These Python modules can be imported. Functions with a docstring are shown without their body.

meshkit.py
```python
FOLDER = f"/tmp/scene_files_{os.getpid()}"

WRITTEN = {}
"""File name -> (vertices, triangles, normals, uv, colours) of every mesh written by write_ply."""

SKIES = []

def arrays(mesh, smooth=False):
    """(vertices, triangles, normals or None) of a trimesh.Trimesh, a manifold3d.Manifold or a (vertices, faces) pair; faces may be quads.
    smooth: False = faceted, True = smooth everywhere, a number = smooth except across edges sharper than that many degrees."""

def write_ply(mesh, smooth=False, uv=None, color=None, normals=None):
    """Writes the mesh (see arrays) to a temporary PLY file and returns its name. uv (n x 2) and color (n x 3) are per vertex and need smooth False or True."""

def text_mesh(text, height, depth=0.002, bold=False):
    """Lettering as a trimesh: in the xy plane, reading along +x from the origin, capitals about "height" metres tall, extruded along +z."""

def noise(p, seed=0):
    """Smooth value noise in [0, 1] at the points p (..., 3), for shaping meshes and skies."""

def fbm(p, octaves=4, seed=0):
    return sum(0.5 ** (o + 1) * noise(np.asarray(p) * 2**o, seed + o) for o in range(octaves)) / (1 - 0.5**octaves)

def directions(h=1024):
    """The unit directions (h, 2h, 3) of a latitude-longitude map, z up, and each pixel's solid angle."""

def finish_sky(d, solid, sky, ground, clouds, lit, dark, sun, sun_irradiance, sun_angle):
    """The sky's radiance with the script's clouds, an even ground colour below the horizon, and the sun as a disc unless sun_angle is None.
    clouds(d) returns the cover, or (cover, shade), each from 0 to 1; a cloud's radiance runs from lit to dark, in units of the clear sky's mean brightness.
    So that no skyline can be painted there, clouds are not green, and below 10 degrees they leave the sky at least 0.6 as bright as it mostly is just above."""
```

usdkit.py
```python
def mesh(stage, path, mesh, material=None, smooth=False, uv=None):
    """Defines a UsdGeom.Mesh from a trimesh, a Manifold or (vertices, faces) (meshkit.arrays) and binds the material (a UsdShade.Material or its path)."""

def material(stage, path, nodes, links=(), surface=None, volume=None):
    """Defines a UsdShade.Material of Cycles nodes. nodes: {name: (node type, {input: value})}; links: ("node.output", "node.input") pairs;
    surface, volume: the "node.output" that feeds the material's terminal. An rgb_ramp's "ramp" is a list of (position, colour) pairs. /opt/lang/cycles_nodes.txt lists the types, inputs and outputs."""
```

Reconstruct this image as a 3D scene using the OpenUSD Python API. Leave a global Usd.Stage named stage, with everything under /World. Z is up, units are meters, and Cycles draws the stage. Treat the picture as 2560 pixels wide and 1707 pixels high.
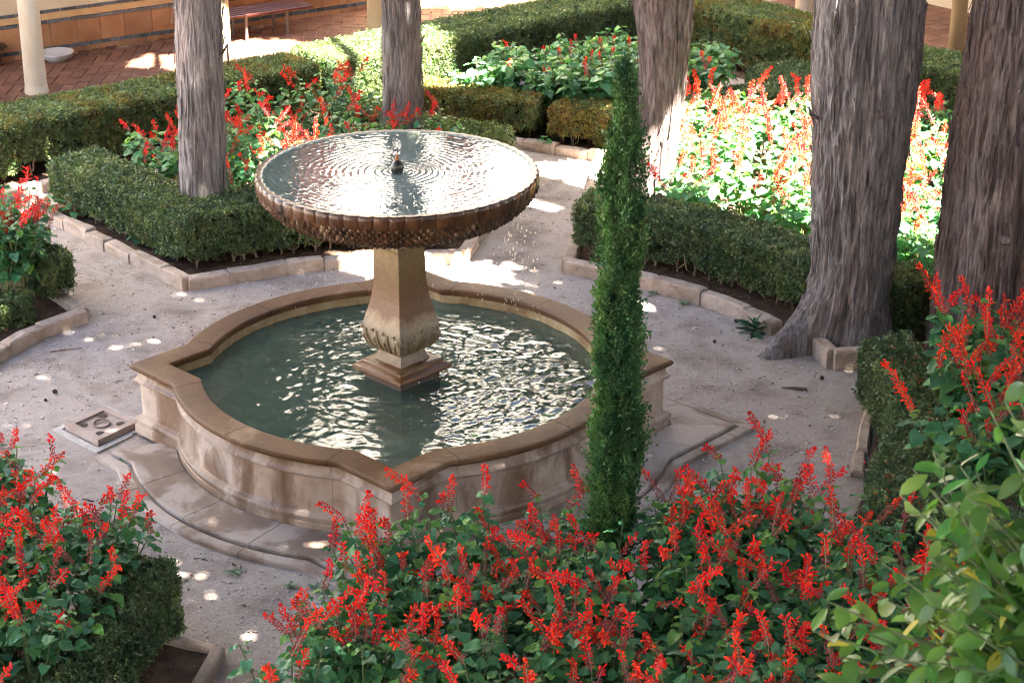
import math, random
import numpy as np
import trimesh, shapely, shapely.geometry as sg, shapely.affinity as sa
import usdkit, meshkit
from pxr import Usd, UsdGeom, UsdLux, UsdShade, Gf, Vt, Sdf

PI = math.pi
stage = Usd.Stage.CreateInMemory()
UsdGeom.SetStageUpAxis(stage, 'Z')
UsdGeom.SetStageMetersPerUnit(stage, 1.0)
UsdGeom.Xform.Define(stage, '/World')
UsdGeom.Scope.Define(stage, '/World/Looks')

# ---------------------------------------------------------------- camera, sky, sun, exposure
CAM = np.array([0.8297, -13.3082, 6.4734])
PITCH, F_PX = math.radians(23.2176), 4825.42
cam = UsdGeom.Camera.Define(stage, '/World/camera')
cam.AddTranslateOp().Set(Gf.Vec3d(*map(float, CAM)))
cam.AddRotateXYZOp().Set(Gf.Vec3f(90 - math.degrees(PITCH), 0, 0))
cam.CreateHorizontalApertureAttr(36.0)
cam.CreateVerticalApertureAttr(36.0 * 682 / 1024)
cam.CreateFocalLengthAttr(36.0 * F_PX / 2560)
cam.CreateClippingRangeAttr(Gf.Vec2f(0.1, 500))
cam.CreateFStopAttr(7.1)
cam.CreateFocusDistanceAttr(13.2)
cam.CreateExposureAttr(4.8)

SUN_EL = math.radians(60)
SUN_AZ = np.array([0.75, -0.66]) / np.hypot(0.75, 0.66)
SUN = np.array([SUN_AZ[0] * math.cos(SUN_EL), SUN_AZ[1] * math.cos(SUN_EL), math.sin(SUN_EL)])
usdkit.material(stage, '/World/Looks/sky_light', {
    'sky': ('sky_texture', {'sky_type': 'single_scattering', 'sun_disc': False, 'sun_elevation': SUN_EL, 'sun_rotation': math.atan2(SUN[0], SUN[1]), 'aerosol_density': 1.2}),
    'b': ('background_shader', {'strength': 0.06})}, [('sky.color', 'b.color')], surface='b.background')
dome = UsdLux.DomeLight.Define(stage, '/World/sky')
UsdShade.MaterialBindingAPI.Apply(dome.GetPrim()).Bind(UsdShade.Material.Get(stage, '/World/Looks/sky_light'))
sun = UsdLux.DistantLight.Define(stage, '/World/sun')
sun.CreateIntensityAttr(1.25); sun.CreateAngleAttr(0.53); sun.CreateNormalizeAttr(True) if hasattr(sun, 'CreateNormalizeAttr') else None
sun.CreateColorAttr(Gf.Vec3f(1.0, 0.93, 0.82))
_z = Gf.Vec3d(*map(float, SUN))
_x = Gf.Cross(Gf.Vec3d(0, 0, 1), _z).GetNormalized(); _y = Gf.Cross(_z, _x)
sun.AddTransformOp().Set(Gf.Matrix4d(*_x, 0, *_y, 0, *_z, 0, 0, 0, 40, 1))

# ---------------------------------------------------------------- helpers
_used = {}
def numbered(parent, name):
    k = _used.get((parent, name), 0); _used[(parent, name)] = k + 1
    return f'{parent}/{name}' if k == 0 else f'{parent}/{name}_{k:03d}'
def tag(p, label=None, cat=None, group=None, kind=None):
    p = p.GetPrim() if hasattr(p, 'GetPrim') else p
    for k, v in (('label', label), ('category', cat), ('group', group), ('kind', kind)):
        if v: p.SetCustomDataByKey(k, v)
    return p
def thing(name, label=None, cat=None, group=None, kind=None, loc=None, rot=None, scale=None):
    x = UsdGeom.Xform.Define(stage, numbered('/World', name))
    if loc is not None: x.AddTranslateOp().Set(Gf.Vec3d(*map(float, loc)))
    if rot is not None: x.AddRotateXYZOp().Set(Gf.Vec3f(*map(float, rot)))
    if scale is not None: x.AddScaleOp().Set(Gf.Vec3f(*([float(scale)] * 3)) if np.ndim(scale) == 0 else Gf.Vec3f(*map(float, scale)))
    return tag(x, label, cat, group, kind)
def obj(parent, name, m, material, smooth=False, label=None, cat=None, group=None, kind=None, uv=None):
    pp = parent if isinstance(parent, str) else str(parent.GetPath())
    path = numbered(pp, name)
    return tag(usdkit.mesh(stage, path, m, M[material], smooth=smooth, uv=uv), label, cat, group, kind)
def quat(R):
    t = np.trace(R)
    if t > 0:
        s = math.sqrt(t + 1) * 2; q = (s / 4, (R[2, 1] - R[1, 2]) / s, (R[0, 2] - R[2, 0]) / s, (R[1, 0] - R[0, 1]) / s)
    else:
        i = int(np.argmax(np.diag(R))); j, k = (i + 1) % 3, (i + 2) % 3
        s = math.sqrt(max(1 + R[i, i] - R[j, j] - R[k, k], 1e-9)) * 2; q = [0] * 4
        q[0] = (R[k, j] - R[j, k]) / s; q[i + 1] = s / 4; q[j + 1] = (R[j, i] + R[i, j]) / s; q[k + 1] = (R[k, i] + R[i, k]) / s
    return q
def random_quats(rng, n):
    q = rng.normal(size=(n, 4)); return q / np.linalg.norm(q, axis=1, keepdims=True)
def upright_quats(rng, n, tilt=0.3):
    yaw = rng.uniform(0, 2 * PI, n); t = rng.normal(size=(n, 2)) * tilt / 2
    qz = np.stack([np.cos(yaw / 2), 0 * yaw, 0 * yaw, np.sin(yaw / 2)], 1)
    qt = np.concatenate([np.ones((n, 1)), t, np.zeros((n, 1))], 1); qt /= np.linalg.norm(qt, axis=1, keepdims=True)
    a, b = qt, qz
    w = a[:, 0] * b[:, 0] - (a[:, 1:] * b[:, 1:]).sum(1)
    v = a[:, :1] * b[:, 1:] + b[:, :1] * a[:, 1:] + np.cross(a[:, 1:], b[:, 1:])
    return np.concatenate([w[:, None], v], 1)
def instancer(parent, name, protos, pos, quats, scales, idx=None, rng=None, **tags):
    """protos: list of (mesh, material)"""
    pp = parent if isinstance(parent, str) else str(parent.GetPath())
    path = numbered(pp, name)
    pi = UsdGeom.PointInstancer.Define(stage, path)
    targets = []
    for k, (m, mat) in enumerate(protos):
        q = usdkit.mesh(stage, f'{path}/sprig_{k + 1:03d}', m, M[mat]); targets.append(q.GetPath())
    pi.CreatePrototypesRel().SetTargets(targets)
    n = len(pos)
    if idx is None: idx = rng.integers(0, len(protos), n)
    pi.CreateProtoIndicesAttr(Vt.IntArray.FromNumpy(np.asarray(idx, np.int32)))
    pi.CreatePositionsAttr(Vt.Vec3fArray.FromNumpy(np.asarray(pos, np.float32)))
    pi.CreateOrientationsAttr(Vt.QuathArray([Gf.Quath(float(a), float(b), float(c), float(d)) for a, b, c, d in quats]))
    s = np.asarray(scales, np.float32)
    pi.CreateScalesAttr(Vt.Vec3fArray.FromNumpy(np.repeat(s[:, None], 3, 1) if s.ndim == 1 else s))
    return tag(pi, **tags)
def cat_m(parts):
    vs, fs, o = [], [], 0
    for v, f in parts:
        v = np.asarray(v, float); f = np.asarray(f, int)
        if f.shape[1] == 4: f = np.vstack([f[:, [0, 1, 2]], f[:, [0, 2, 3]]])
        vs.append(v); fs.append(f + o); o += len(v)
    return np.vstack(vs), np.vstack(fs)
def grid_faces(nu, nv, wrap_u=False, flip=False):
    i, j = np.meshgrid(np.arange(nu if wrap_u else nu - 1), np.arange(nv - 1), indexing='ij')
    i, j = i.ravel(), j.ravel(); i2 = (i + 1) % nu
    q = np.stack([i * nv + j, i2 * nv + j, i2 * nv + j + 1, i * nv + j + 1], 1)
    return q[:, ::-1] if flip else q
def tube(pts, radii, sides=6, caps=True):
    p = np.asarray(pts, float); r = np.broadcast_to(radii, (len(p),)).astype(float)
    t = np.gradient(p, axis=0); t /= np.linalg.norm(t, axis=1, keepdims=True) + 1e-12
    ref = np.array([0, 0, 1.0]) if abs(t[:, 2]).mean() < 0.8 else np.array([1.0, 0, 0])
    a = np.cross(t, ref); a /= np.linalg.norm(a, axis=1, keepdims=True) + 1e-12
    b = np.cross(t, a); ang = np.arange(sides) * 2 * PI / sides
    v = (p[:, None] + r[:, None, None] * (np.cos(ang)[None, :, None] * a[:, None] + np.sin(ang)[None, :, None] * b[:, None])).reshape(-1, 3)
    n = len(p); i, j = np.meshgrid(np.arange(n - 1), np.arange(sides), indexing='ij'); i, j = i.ravel(), j.ravel(); j2 = (j + 1) % sides
    q = np.stack([i * sides + j, i * sides + j2, (i + 1) * sides + j2, (i + 1) * sides + j], 1)
    f = np.vstack([q[:, [0, 1, 2]], q[:, [0, 2, 3]]])
    if caps:
        c0 = [(0, k + 1, k) for k in range(1, sides - 1)]; o = (n - 1) * sides
        c1 = [(o, o + k, o + k + 1) for k in range(1, sides - 1)]
        f = np.vstack([f, c0, c1])
    return v, f
def lathe(profile, n=48):
    p = np.asarray(profile, float); th = np.arange(n) * 2 * PI / n
    v = np.stack([np.outer(np.cos(th), p[:, 0]), np.outer(np.sin(th), p[:, 0]), np.tile(p[:, 1], (n, 1))], -1).reshape(-1, 3)
    return v, grid_faces(n, len(p), wrap_u=True, flip=False)
def box(cx, cy, cz, sx, sy, sz, rz=0., ch=0.0):
    """box with chamfered top edges; centre of the base at (cx,cy,cz)"""
    hx, hy = sx / 2, sy / 2
    rings = [(hx, hy, 0), (hx, hy, sz - ch), (hx - ch, hy - ch, sz)] if ch > 0 else [(hx, hy, 0), (hx, hy, sz)]
    v = []
    for x, y, z in rings: v += [(-x, -y, z), (x, -y, z), (x, y, z), (-x, y, z)]
    v = np.array(v, float); f = []
    for k in range(len(rings) - 1):
        o = 4 * k
        for a in range(4):
            b = (a + 1) % 4; f.append((o + a, o + b, o + 4 + b, o + 4 + a))
    o = 4 * (len(rings) - 1); f.append((o, o + 1, o + 2, o + 3)); f.append((3, 2, 1, 0))
    c, s = math.cos(rz), math.sin(rz)
    x, y = v[:, 0].copy(), v[:, 1].copy()
    v[:, 0] = c * x - s * y + cx; v[:, 1] = s * x + c * y + cy; v[:, 2] += cz
    return v, np.array(f)
def prism(poly, z0, z1):
    m = trimesh.creation.extrude_polygon(poly, z1 - z0, engine='earcut'); m.apply_translation([0, 0, z0]); return m
def flat(poly, z):
    v, f = trimesh.creation.triangulate_polygon(poly, engine='earcut')
    v = np.column_stack([v, np.full(len(v), z)])
    a, b, c = v[f[:, 0]], v[f[:, 1]], v[f[:, 2]]
    if np.cross(b - a, c - a)[:, 2].sum() < 0: f = f[:, ::-1]
    return v, f
E_AX, N_AX = np.array([0.766, 0.643]), np.array([-0.643, 0.766])
A_EN = math.atan2(0.643, 0.766)
def en(e, n, z=None):
    p = E_AX * e + N_AX * n
    return p if z is None else np.array([p[0], p[1], z])
W_ANG = A_EN - math.radians(7.2)
W_DIR = np.array([math.cos(W_ANG), math.sin(W_ANG)]); W_NRM = np.array([-W_DIR[1], W_DIR[0]]); W_ORG = en(2.65, 11.8)
def wen(e, off): return W_ORG + W_DIR * (e - 2.65) + W_NRM * off
def polar(r, deg): return np.array([r * math.cos(math.radians(deg)), r * math.sin(math.radians(deg))])
def arc(r, a0, a1, n): return [polar(r, a) for a in np.linspace(a0, a1, n)]

# ---------------------------------------------------------------- materials
M = {}
def mat(name, nodes, links, surface='p.BSDF'):
    M[name] = usdkit.material(stage, f'/World/Looks/{name}', nodes, links, surface=surface)
def stone(name, stops, scale=3.0, rough=0.8, detail=6, bump=0.3, bscale=40., stretch=(1, 1, 1), dist=0.01, spec=0.3, speck=None, rand=0.0):
    n = {'g': ('geometry', {}), 'm': ('mapping', {'scale': stretch}),
         'n1': ('noise_texture', {'scale': scale, 'detail': detail, 'roughness': 0.62, 'distortion': 0.3}),
         'r': ('rgb_ramp', {'ramp': stops}),
         'n2': ('noise_texture', {'scale': bscale, 'detail': 5, 'roughness': 0.65}),
         'b': ('bump', {'strength': bump, 'distance': dist}),
         'p': ('principled_bsdf', {'roughness': rough, 'specular_ior_level': spec})}
    l = [('g.position', 'm.vector'), ('m.vector', 'n1.vector'), ('m.vector', 'n2.vector'), ('n1.fac', 'r.fac'), ('n2.fac', 'b.height'), ('b.normal', 'p.normal')]
    last = 'r.color'
    if speck:
        n['v'] = ('voronoi_texture', {'scale': speck[0], 'randomness': 1.0}); n['vr'] = ('rgb_ramp', {'ramp': [(0, (1, 1, 1)), (speck[2], (1, 1, 1)), (speck[2] + .06, (0, 0, 0)), (1, (0, 0, 0))]})
        n['vn'] = ('white_noise_texture', {}); n['vm'] = ('math', {'math_type': 'greater_than', 'value2': speck[3]}); n['vx'] = ('math', {'math_type': 'multiply'})
        n['sm'] = ('mix', {'color2': speck[1]})
        l += [('g.position', 'v.vector'), ('v.distance', 'vr.fac'), ('v.position', 'vn.vector'), ('vn.value', 'vm.value1'), ('vm.value', 'vx.value1'), ('vr.color', 'vx.value2'), ('vx.value', 'sm.fac'), (last, 'sm.color1')]
        last = 'sm.result' if False else 'sm.color'
    if rand:
        n['o'] = ('object_info', {}); n['mr'] = ('map_range', {'from_min': 0., 'from_max': 1., 'to_min': 1 - rand, 'to_max': 1 + rand}); n['h'] = ('hsv', {})
        l += [('o.random', 'mr.value'), ('mr.result', 'h.value'), (last, 'h.color')]; last = 'h.color'
    l.append((last, 'p.base_color'))
    mat(name, n, l)
def leafmat(name, col, col2, trans=0.3, rough=0.45, var=0.25, hue=0.03, spec=0.35, tcol=None):
    tcol = tcol or tuple(min(1, c * 1.5) for c in col2)
    mat(name, {'o': ('object_info', {}), 'g': ('geometry', {}), 'n': ('noise_texture', {'scale': 4.0, 'detail': 3}), 'rr': ('rgb_ramp', {'ramp': [(0.35, col), (0.65, col2)]}),
               'mv': ('map_range', {'from_min': 0., 'from_max': 1., 'to_min': 1 - var, 'to_max': 1 + var}), 'w': ('math', {'math_type': 'fraction'}), 'w0': ('math', {'math_type': 'multiply', 'value2': 7.31}),
               'mh': ('map_range', {'from_min': 0., 'from_max': 1., 'to_min': 0.5 - hue, 'to_max': 0.5 + hue}), 'h': ('hsv', {}),
               'p': ('principled_bsdf', {'roughness': rough, 'specular_ior_level': spec}), 't': ('translucent_bsdf', {}), 'gm': ('mix', {'mix_type': 'multiply', 'fac': 1.0, 'color2': (1.3, 1.35, 0.75)}), 'x': ('mix_closure', {'fac': trans})},
        [('g.position', 'n.vector'), ('n.fac', 'rr.fac'), ('o.random', 'mv.value'), ('o.random', 'w0.value1'), ('w0.value', 'w.value1'), ('w.value', 'mh.value'), ('mv.result', 'h.value'), ('mh.result', 'h.hue'), ('rr.color', 'h.color'),
         ('h.color', 'p.base_color'), ('h.color', 'gm.color1'), ('gm.color', 't.color'), ('p.BSDF', 'x.closure1'), ('t.BSDF', 'x.closure2')], surface='x.closure')

stone('dirt', [(0.33, (0.175, 0.142, 0.122)), (0.43, (0.278, 0.23, 0.2)), (0.53, (0.36, 0.309, 0.275)), (0.6, (0.305, 0.258, 0.232)), (0.7, (0.215, 0.175, 0.152))], scale=1.7, detail=12, rough=0.95, bump=0.9, bscale=48, dist=0.016, spec=0.15, speck=(38., (0.55, 0.5, 0.46), 0.16, 0.72))
stone('soil', [(0.3, (0.05, 0.032, 0.022)), (0.55, (0.11, 0.07, 0.048)), (0.75, (0.17, 0.11, 0.075))], scale=9, rough=0.95, bump=0.8, bscale=45, dist=0.02, spec=0.1)
stone('kerb', [(0.25, (0.22, 0.155, 0.115)), (0.45, (0.35, 0.27, 0.21)), (0.62, (0.43, 0.345, 0.285)), (0.78, (0.3, 0.235, 0.185))], scale=7, detail=9, rough=0.92, bump=1.0, bscale=26, dist=0.02, rand=0.12)
stone('slab_stone', [(0.3, (0.15, 0.1, 0.075)), (0.46, (0.2, 0.145, 0.11)), (0.54, (0.34, 0.28, 0.24)), (0.8, (0.40, 0.34, 0.3))], scale=1.6, rough=0.75, bump=0.5, bscale=45, dist=0.008, rand=0.06)
stone('wet_stone', [(0.3, (0.07, 0.042, 0.028)), (0.6, (0.12, 0.075, 0.05)), (0.8, (0.17, 0.11, 0.08))], scale=2.2, rough=0.35, bump=0.4, bscale=40, dist=0.008, spec=0.5)
stone('drain_stone', [(0.3, (0.27, 0.2, 0.165)), (0.6, (0.36, 0.29, 0.25)), (0.8, (0.43, 0.36, 0.31))], scale=5, rough=0.9, bump=0.6, bscale=50, dist=0.008)
stone('cement', [(0.3, (0.33, 0.3, 0.27)), (0.7, (0.5, 0.47, 0.44))], scale=16, rough=0.95, bump=0.9, bscale=60, dist=0.012)
# pool wall: pinkish stone with darker brown water stains
mat('pool_stone', {'g': ('geometry', {}), 'm': ('mapping', {'scale': (1, 1, 0.3)}), 'n1': ('noise_texture', {'scale': 2.6, 'detail': 8, 'roughness': 0.6, 'distortion': 0.6}),
                   'r1': ('rgb_ramp', {'ramp': [(0, (0, 0, 0)), (0.47, (0, 0, 0)), (0.525, (0.65, 0.65, 0.65)), (0.6, (1, 1, 1)), (1, (1, 1, 1))]}),
                   'n2': ('noise_texture', {'scale': 6, 'detail': 8, 'roughness': 0.65}), 'r2': ('rgb_ramp', {'ramp': [(0.3, (0.29, 0.215, 0.16)), (0.5, (0.40, 0.31, 0.245)), (0.75, (0.48, 0.39, 0.32))]}),
                   'r3': ('rgb_ramp', {'ramp': [(0.3, (0.14, 0.08, 0.045)), (0.7, (0.22, 0.14, 0.09))]}), 'x': ('mix', {}),
                   'n3': ('noise_texture', {'scale': 60, 'detail': 4}), 'b': ('bump', {'strength': 0.35, 'distance': 0.006}), 'ro': ('map_range', {'from_min': 0., 'from_max': 1., 'to_min': 0.75, 'to_max': 0.38}),
                   'p': ('principled_bsdf', {'specular_ior_level': 0.35})},
    [('g.position', 'm.vector'), ('m.vector', 'n1.vector'), ('n1.fac', 'r1.fac'), ('g.position', 'n2.vector'), ('n2.fac', 'r2.fac'), ('n2.fac', 'r3.fac'), ('r1.color', 'x.fac'), ('r2.color', 'x.color1'), ('r3.color', 'x.color2'),
     ('x.color', 'p.base_color'), ('r1.color', 'ro.value'), ('ro.result', 'p.roughness'), ('g.position', 'n3.vector'), ('n3.fac', 'b.height'), ('b.normal', 'p.normal')])
mat('coping_stone', {'g': ('geometry', {}), 'n1': ('noise_texture', {'scale': 1.5, 'detail': 6, 'roughness': 0.6, 'distortion': 0.5}),
                     'r1': ('rgb_ramp', {'ramp': [(0.3, (0.045, 0.017, 0.004)), (0.46, (0.085, 0.036, 0.01)), (0.58, (0.12, 0.056, 0.018)), (0.7, (0.22, 0.135, 0.075)), (0.85, (0.36, 0.26, 0.2))]}),
                     'n2': ('noise_texture', {'scale': 35, 'detail': 6, 'roughness': 0.7}), 'r2': ('rgb_ramp', {'ramp': [(0.3, (0.75, 0.75, 0.75)), (0.7, (1.2, 1.2, 1.2))]}), 'x': ('mix', {'mix_type': 'multiply', 'fac': 1.0}),
                     'b': ('bump', {'strength': 0.5, 'distance': 0.006}), 'p': ('principled_bsdf', {'roughness': 0.55, 'specular_ior_level': 0.35})},
    [('g.position', 'n1.vector'), ('n1.fac', 'r1.fac'), ('g.position', 'n2.vector'), ('n2.fac', 'r2.fac'), ('r1.color', 'x.color1'), ('r2.color', 'x.color2'), ('x.color', 'p.base_color'), ('n2.fac', 'b.height'), ('b.normal', 'p.normal')])
stone('pool_inside', [(0.3, (0.14, 0.085, 0.035)), (0.5, (0.25, 0.175, 0.085)), (0.7, (0.36, 0.29, 0.17))], scale=5, rough=0.5, bump=0.5, bscale=40, dist=0.008)
stone('pool_bottom', [(0.3, (0.2, 0.24, 0.19)), (0.6, (0.33, 0.38, 0.31)), (0.8, (0.42, 0.45, 0.37))], scale=1.5, rough=0.8)
# pedestal: rusty upper, pale band, by height
mat('pedestal_stone', {'g': ('geometry', {}), 's': ('separate_xyz', {}), 'n': ('noise_texture', {'scale': 5, 'detail': 5}), 'a': ('math', {'math_type': 'multiply_add', 'value2': 0.22, 'value3': -0.11}), 'z': ('math', {'math_type': 'add'}),
                       'mr': ('map_range', {'from_min': 0.5, 'from_max': 1.75, 'to_min': 0., 'to_max': 1., 'clamp': True}),
                       'r': ('rgb_ramp', {'ramp': [(0.0, (0.11, 0.045, 0.012)), (0.1, (0.13, 0.058, 0.018)), (0.16, (0.2, 0.138, 0.068)), (0.34, (0.3, 0.245, 0.165)), (0.40, (0.24, 0.155, 0.08)), (0.44, (0.12, 0.048, 0.013)), (0.6, (0.15, 0.082, 0.03)), (0.8, (0.19, 0.125, 0.052)), (1, (0.22, 0.16, 0.08))]}),
                       'n2': ('noise_texture', {'scale': 30, 'detail': 5}), 'r2': ('rgb_ramp', {'ramp': [(0.3, (0.8, 0.8, 0.8)), (0.7, (1.15, 1.15, 1.15))]}), 'x': ('mix', {'mix_type': 'multiply', 'fac': 1.0}), 'b': ('bump', {'strength': 0.25, 'distance': 0.006}),
                       'p': ('principled_bsdf', {'roughness': 0.38, 'specular_ior_level': 0.45})},
    [('g.position', 's.vector'), ('g.position', 'n.vector'), ('n.fac', 'a.value1'), ('a.value', 'z.value1'), ('s.z', 'z.value2'), ('z.value', 'mr.value'), ('mr.result', 'r.fac'), ('g.position', 'n2.vector'), ('n2.fac', 'r2.fac'), ('r.color', 'x.color1'), ('r2.color', 'x.color2'), ('x.color', 'p.base_color'), ('n2.fac', 'b.height'), ('b.normal', 'p.normal')])
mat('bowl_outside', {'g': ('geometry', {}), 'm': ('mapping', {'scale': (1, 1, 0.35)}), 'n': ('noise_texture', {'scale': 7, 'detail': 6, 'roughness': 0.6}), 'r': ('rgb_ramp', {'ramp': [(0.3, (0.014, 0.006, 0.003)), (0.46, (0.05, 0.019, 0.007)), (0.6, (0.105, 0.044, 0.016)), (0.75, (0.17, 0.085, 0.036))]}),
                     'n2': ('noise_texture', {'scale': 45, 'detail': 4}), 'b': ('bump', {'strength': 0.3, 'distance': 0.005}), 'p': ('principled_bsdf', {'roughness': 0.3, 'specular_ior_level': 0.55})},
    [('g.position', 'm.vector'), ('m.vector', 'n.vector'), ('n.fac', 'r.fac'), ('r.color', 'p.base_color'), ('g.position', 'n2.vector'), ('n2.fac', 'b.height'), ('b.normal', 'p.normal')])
stone('bowl_scales', [(0.38, (0.025, 0.011, 0.005)), (0.54, (0.085, 0.04, 0.018)), (0.64, (0.24, 0.165, 0.105)), (0.75, (0.42, 0.33, 0.24))], scale=6, rough=0.35, spec=0.5, bump=0.2)
stone('bowl_inside', [(0.3, (0.45, 0.48, 0.4)), (0.6, (0.6, 0.62, 0.53)), (0.8, (0.68, 0.69, 0.6))], scale=7, rough=0.6, bump=0.3)
stone('plaster_cream', [(0.3, (0.52, 0.41, 0.27)), (0.6, (0.62, 0.51, 0.36)), (0.8, (0.68, 0.58, 0.44))], scale=2.5, rough=0.9, bump=0.3)
stone('plaster_white', [(0.3, (0.7, 0.63, 0.54)), (0.7, (0.8, 0.74, 0.66))], scale=0.8, rough=0.9, bump=0.2, bscale=15)
stone('dado_orange', [(0.25, (0.24, 0.095, 0.04)), (0.5, (0.33, 0.155, 0.07)), (0.75, (0.4, 0.22, 0.11))], scale=3, rough=0.7, bump=0.3, rand=0.16)
stone('dado_ochre', [(0.25, (0.46, 0.27, 0.11)), (0.75, (0.6, 0.4, 0.2))], scale=4, rough=0.8, bump=0.2)
stone('glazed_tile', [(0.3, (0.035, 0.045, 0.055)), (0.7, (0.11, 0.12, 0.13))], scale=9, rough=0.25, spec=0.5, bump=0.2, rand=0.55)
stone('floor_brick', [(0.25, (0.1, 0.043, 0.026)), (0.5, (0.155, 0.07, 0.044)), (0.75, (0.21, 0.11, 0.072))], scale=6, rough=0.6, bump=0.35, dist=0.006, rand=0.22)
stone('mortar', [(0.3, (0.25, 0.19, 0.14)), (0.7, (0.36, 0.29, 0.23))], scale=10, rough=0.95)
stone('column_stone', [(0.25, (0.36, 0.27, 0.16)), (0.5, (0.5, 0.42, 0.3)), (0.75, (0.6, 0.54, 0.43))], scale=2.2, rough=0.55, bump=0.2, stretch=(1, 1, 0.4))
stone('column_ochre', [(0.25, (0.42, 0.29, 0.12)), (0.75, (0.6, 0.47, 0.25))], scale=2.5, rough=0.6, bump=0.2, stretch=(1, 1, 0.4))
stone('column_brown', [(0.25, (0.12, 0.07, 0.03)), (0.75, (0.25, 0.16, 0.07))], scale=3, rough=0.6, bump=0.2, stretch=(1, 1, 0.3))
stone('bench_wood', [(0.3, (0.055, 0.012, 0.008)), (0.7, (0.13, 0.03, 0.018))], scale=5, rough=0.28, spec=0.55, bump=0.1, stretch=(1, 1, 1))
stone('roof_tile', [(0.3, (0.2, 0.09, 0.05)), (0.7, (0.36, 0.2, 0.12))], scale=5, rough=0.85, rand=0.1)
stone('bronze', [(0.3, (0.03, 0.025, 0.022)), (0.7, (0.08, 0.065, 0.05))], scale=20, rough=0.22, spec=0.8)
stone('copper', [(0.3, (0.3, 0.12, 0.05)), (0.7, (0.45, 0.2, 0.09))], scale=20, rough=0.35)
stone('iron', [(0.3, (0.08, 0.065, 0.055)), (0.7, (0.17, 0.14, 0.12))], scale=30, rough=0.55)
stone('white_glaze', [(0.3, (0.46, 0.44, 0.42)), (0.7, (0.52, 0.5, 0.48))], scale=4, rough=0.12, spec=0.5, bump=0.02)
stone('dark_glaze', [(0.3, (0.02, 0.015, 0.012)), (0.7, (0.05, 0.035, 0.03))], scale=4, rough=0.3)
stone('pebble', [(0.3, (0.36, 0.32, 0.29)), (0.7, (0.55, 0.51, 0.47))], scale=9, rough=0.85, rand=0.3)
stone('dry_wood', [(0.3, (0.11, 0.07, 0.045)), (0.7, (0.2, 0.14, 0.1))], scale=20, rough=0.9, stretch=(1, 1, 1))
stone('cone_brown', [(0.3, (0.03, 0.02, 0.015)), (0.7, (0.07, 0.05, 0.035))], scale=30, rough=0.9)
stone('hedge_stem', [(0.3, (0.17, 0.115, 0.08)), (0.7, (0.33, 0.25, 0.19))], scale=20, rough=0.9, stretch=(1, 1, 0.3))
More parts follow.
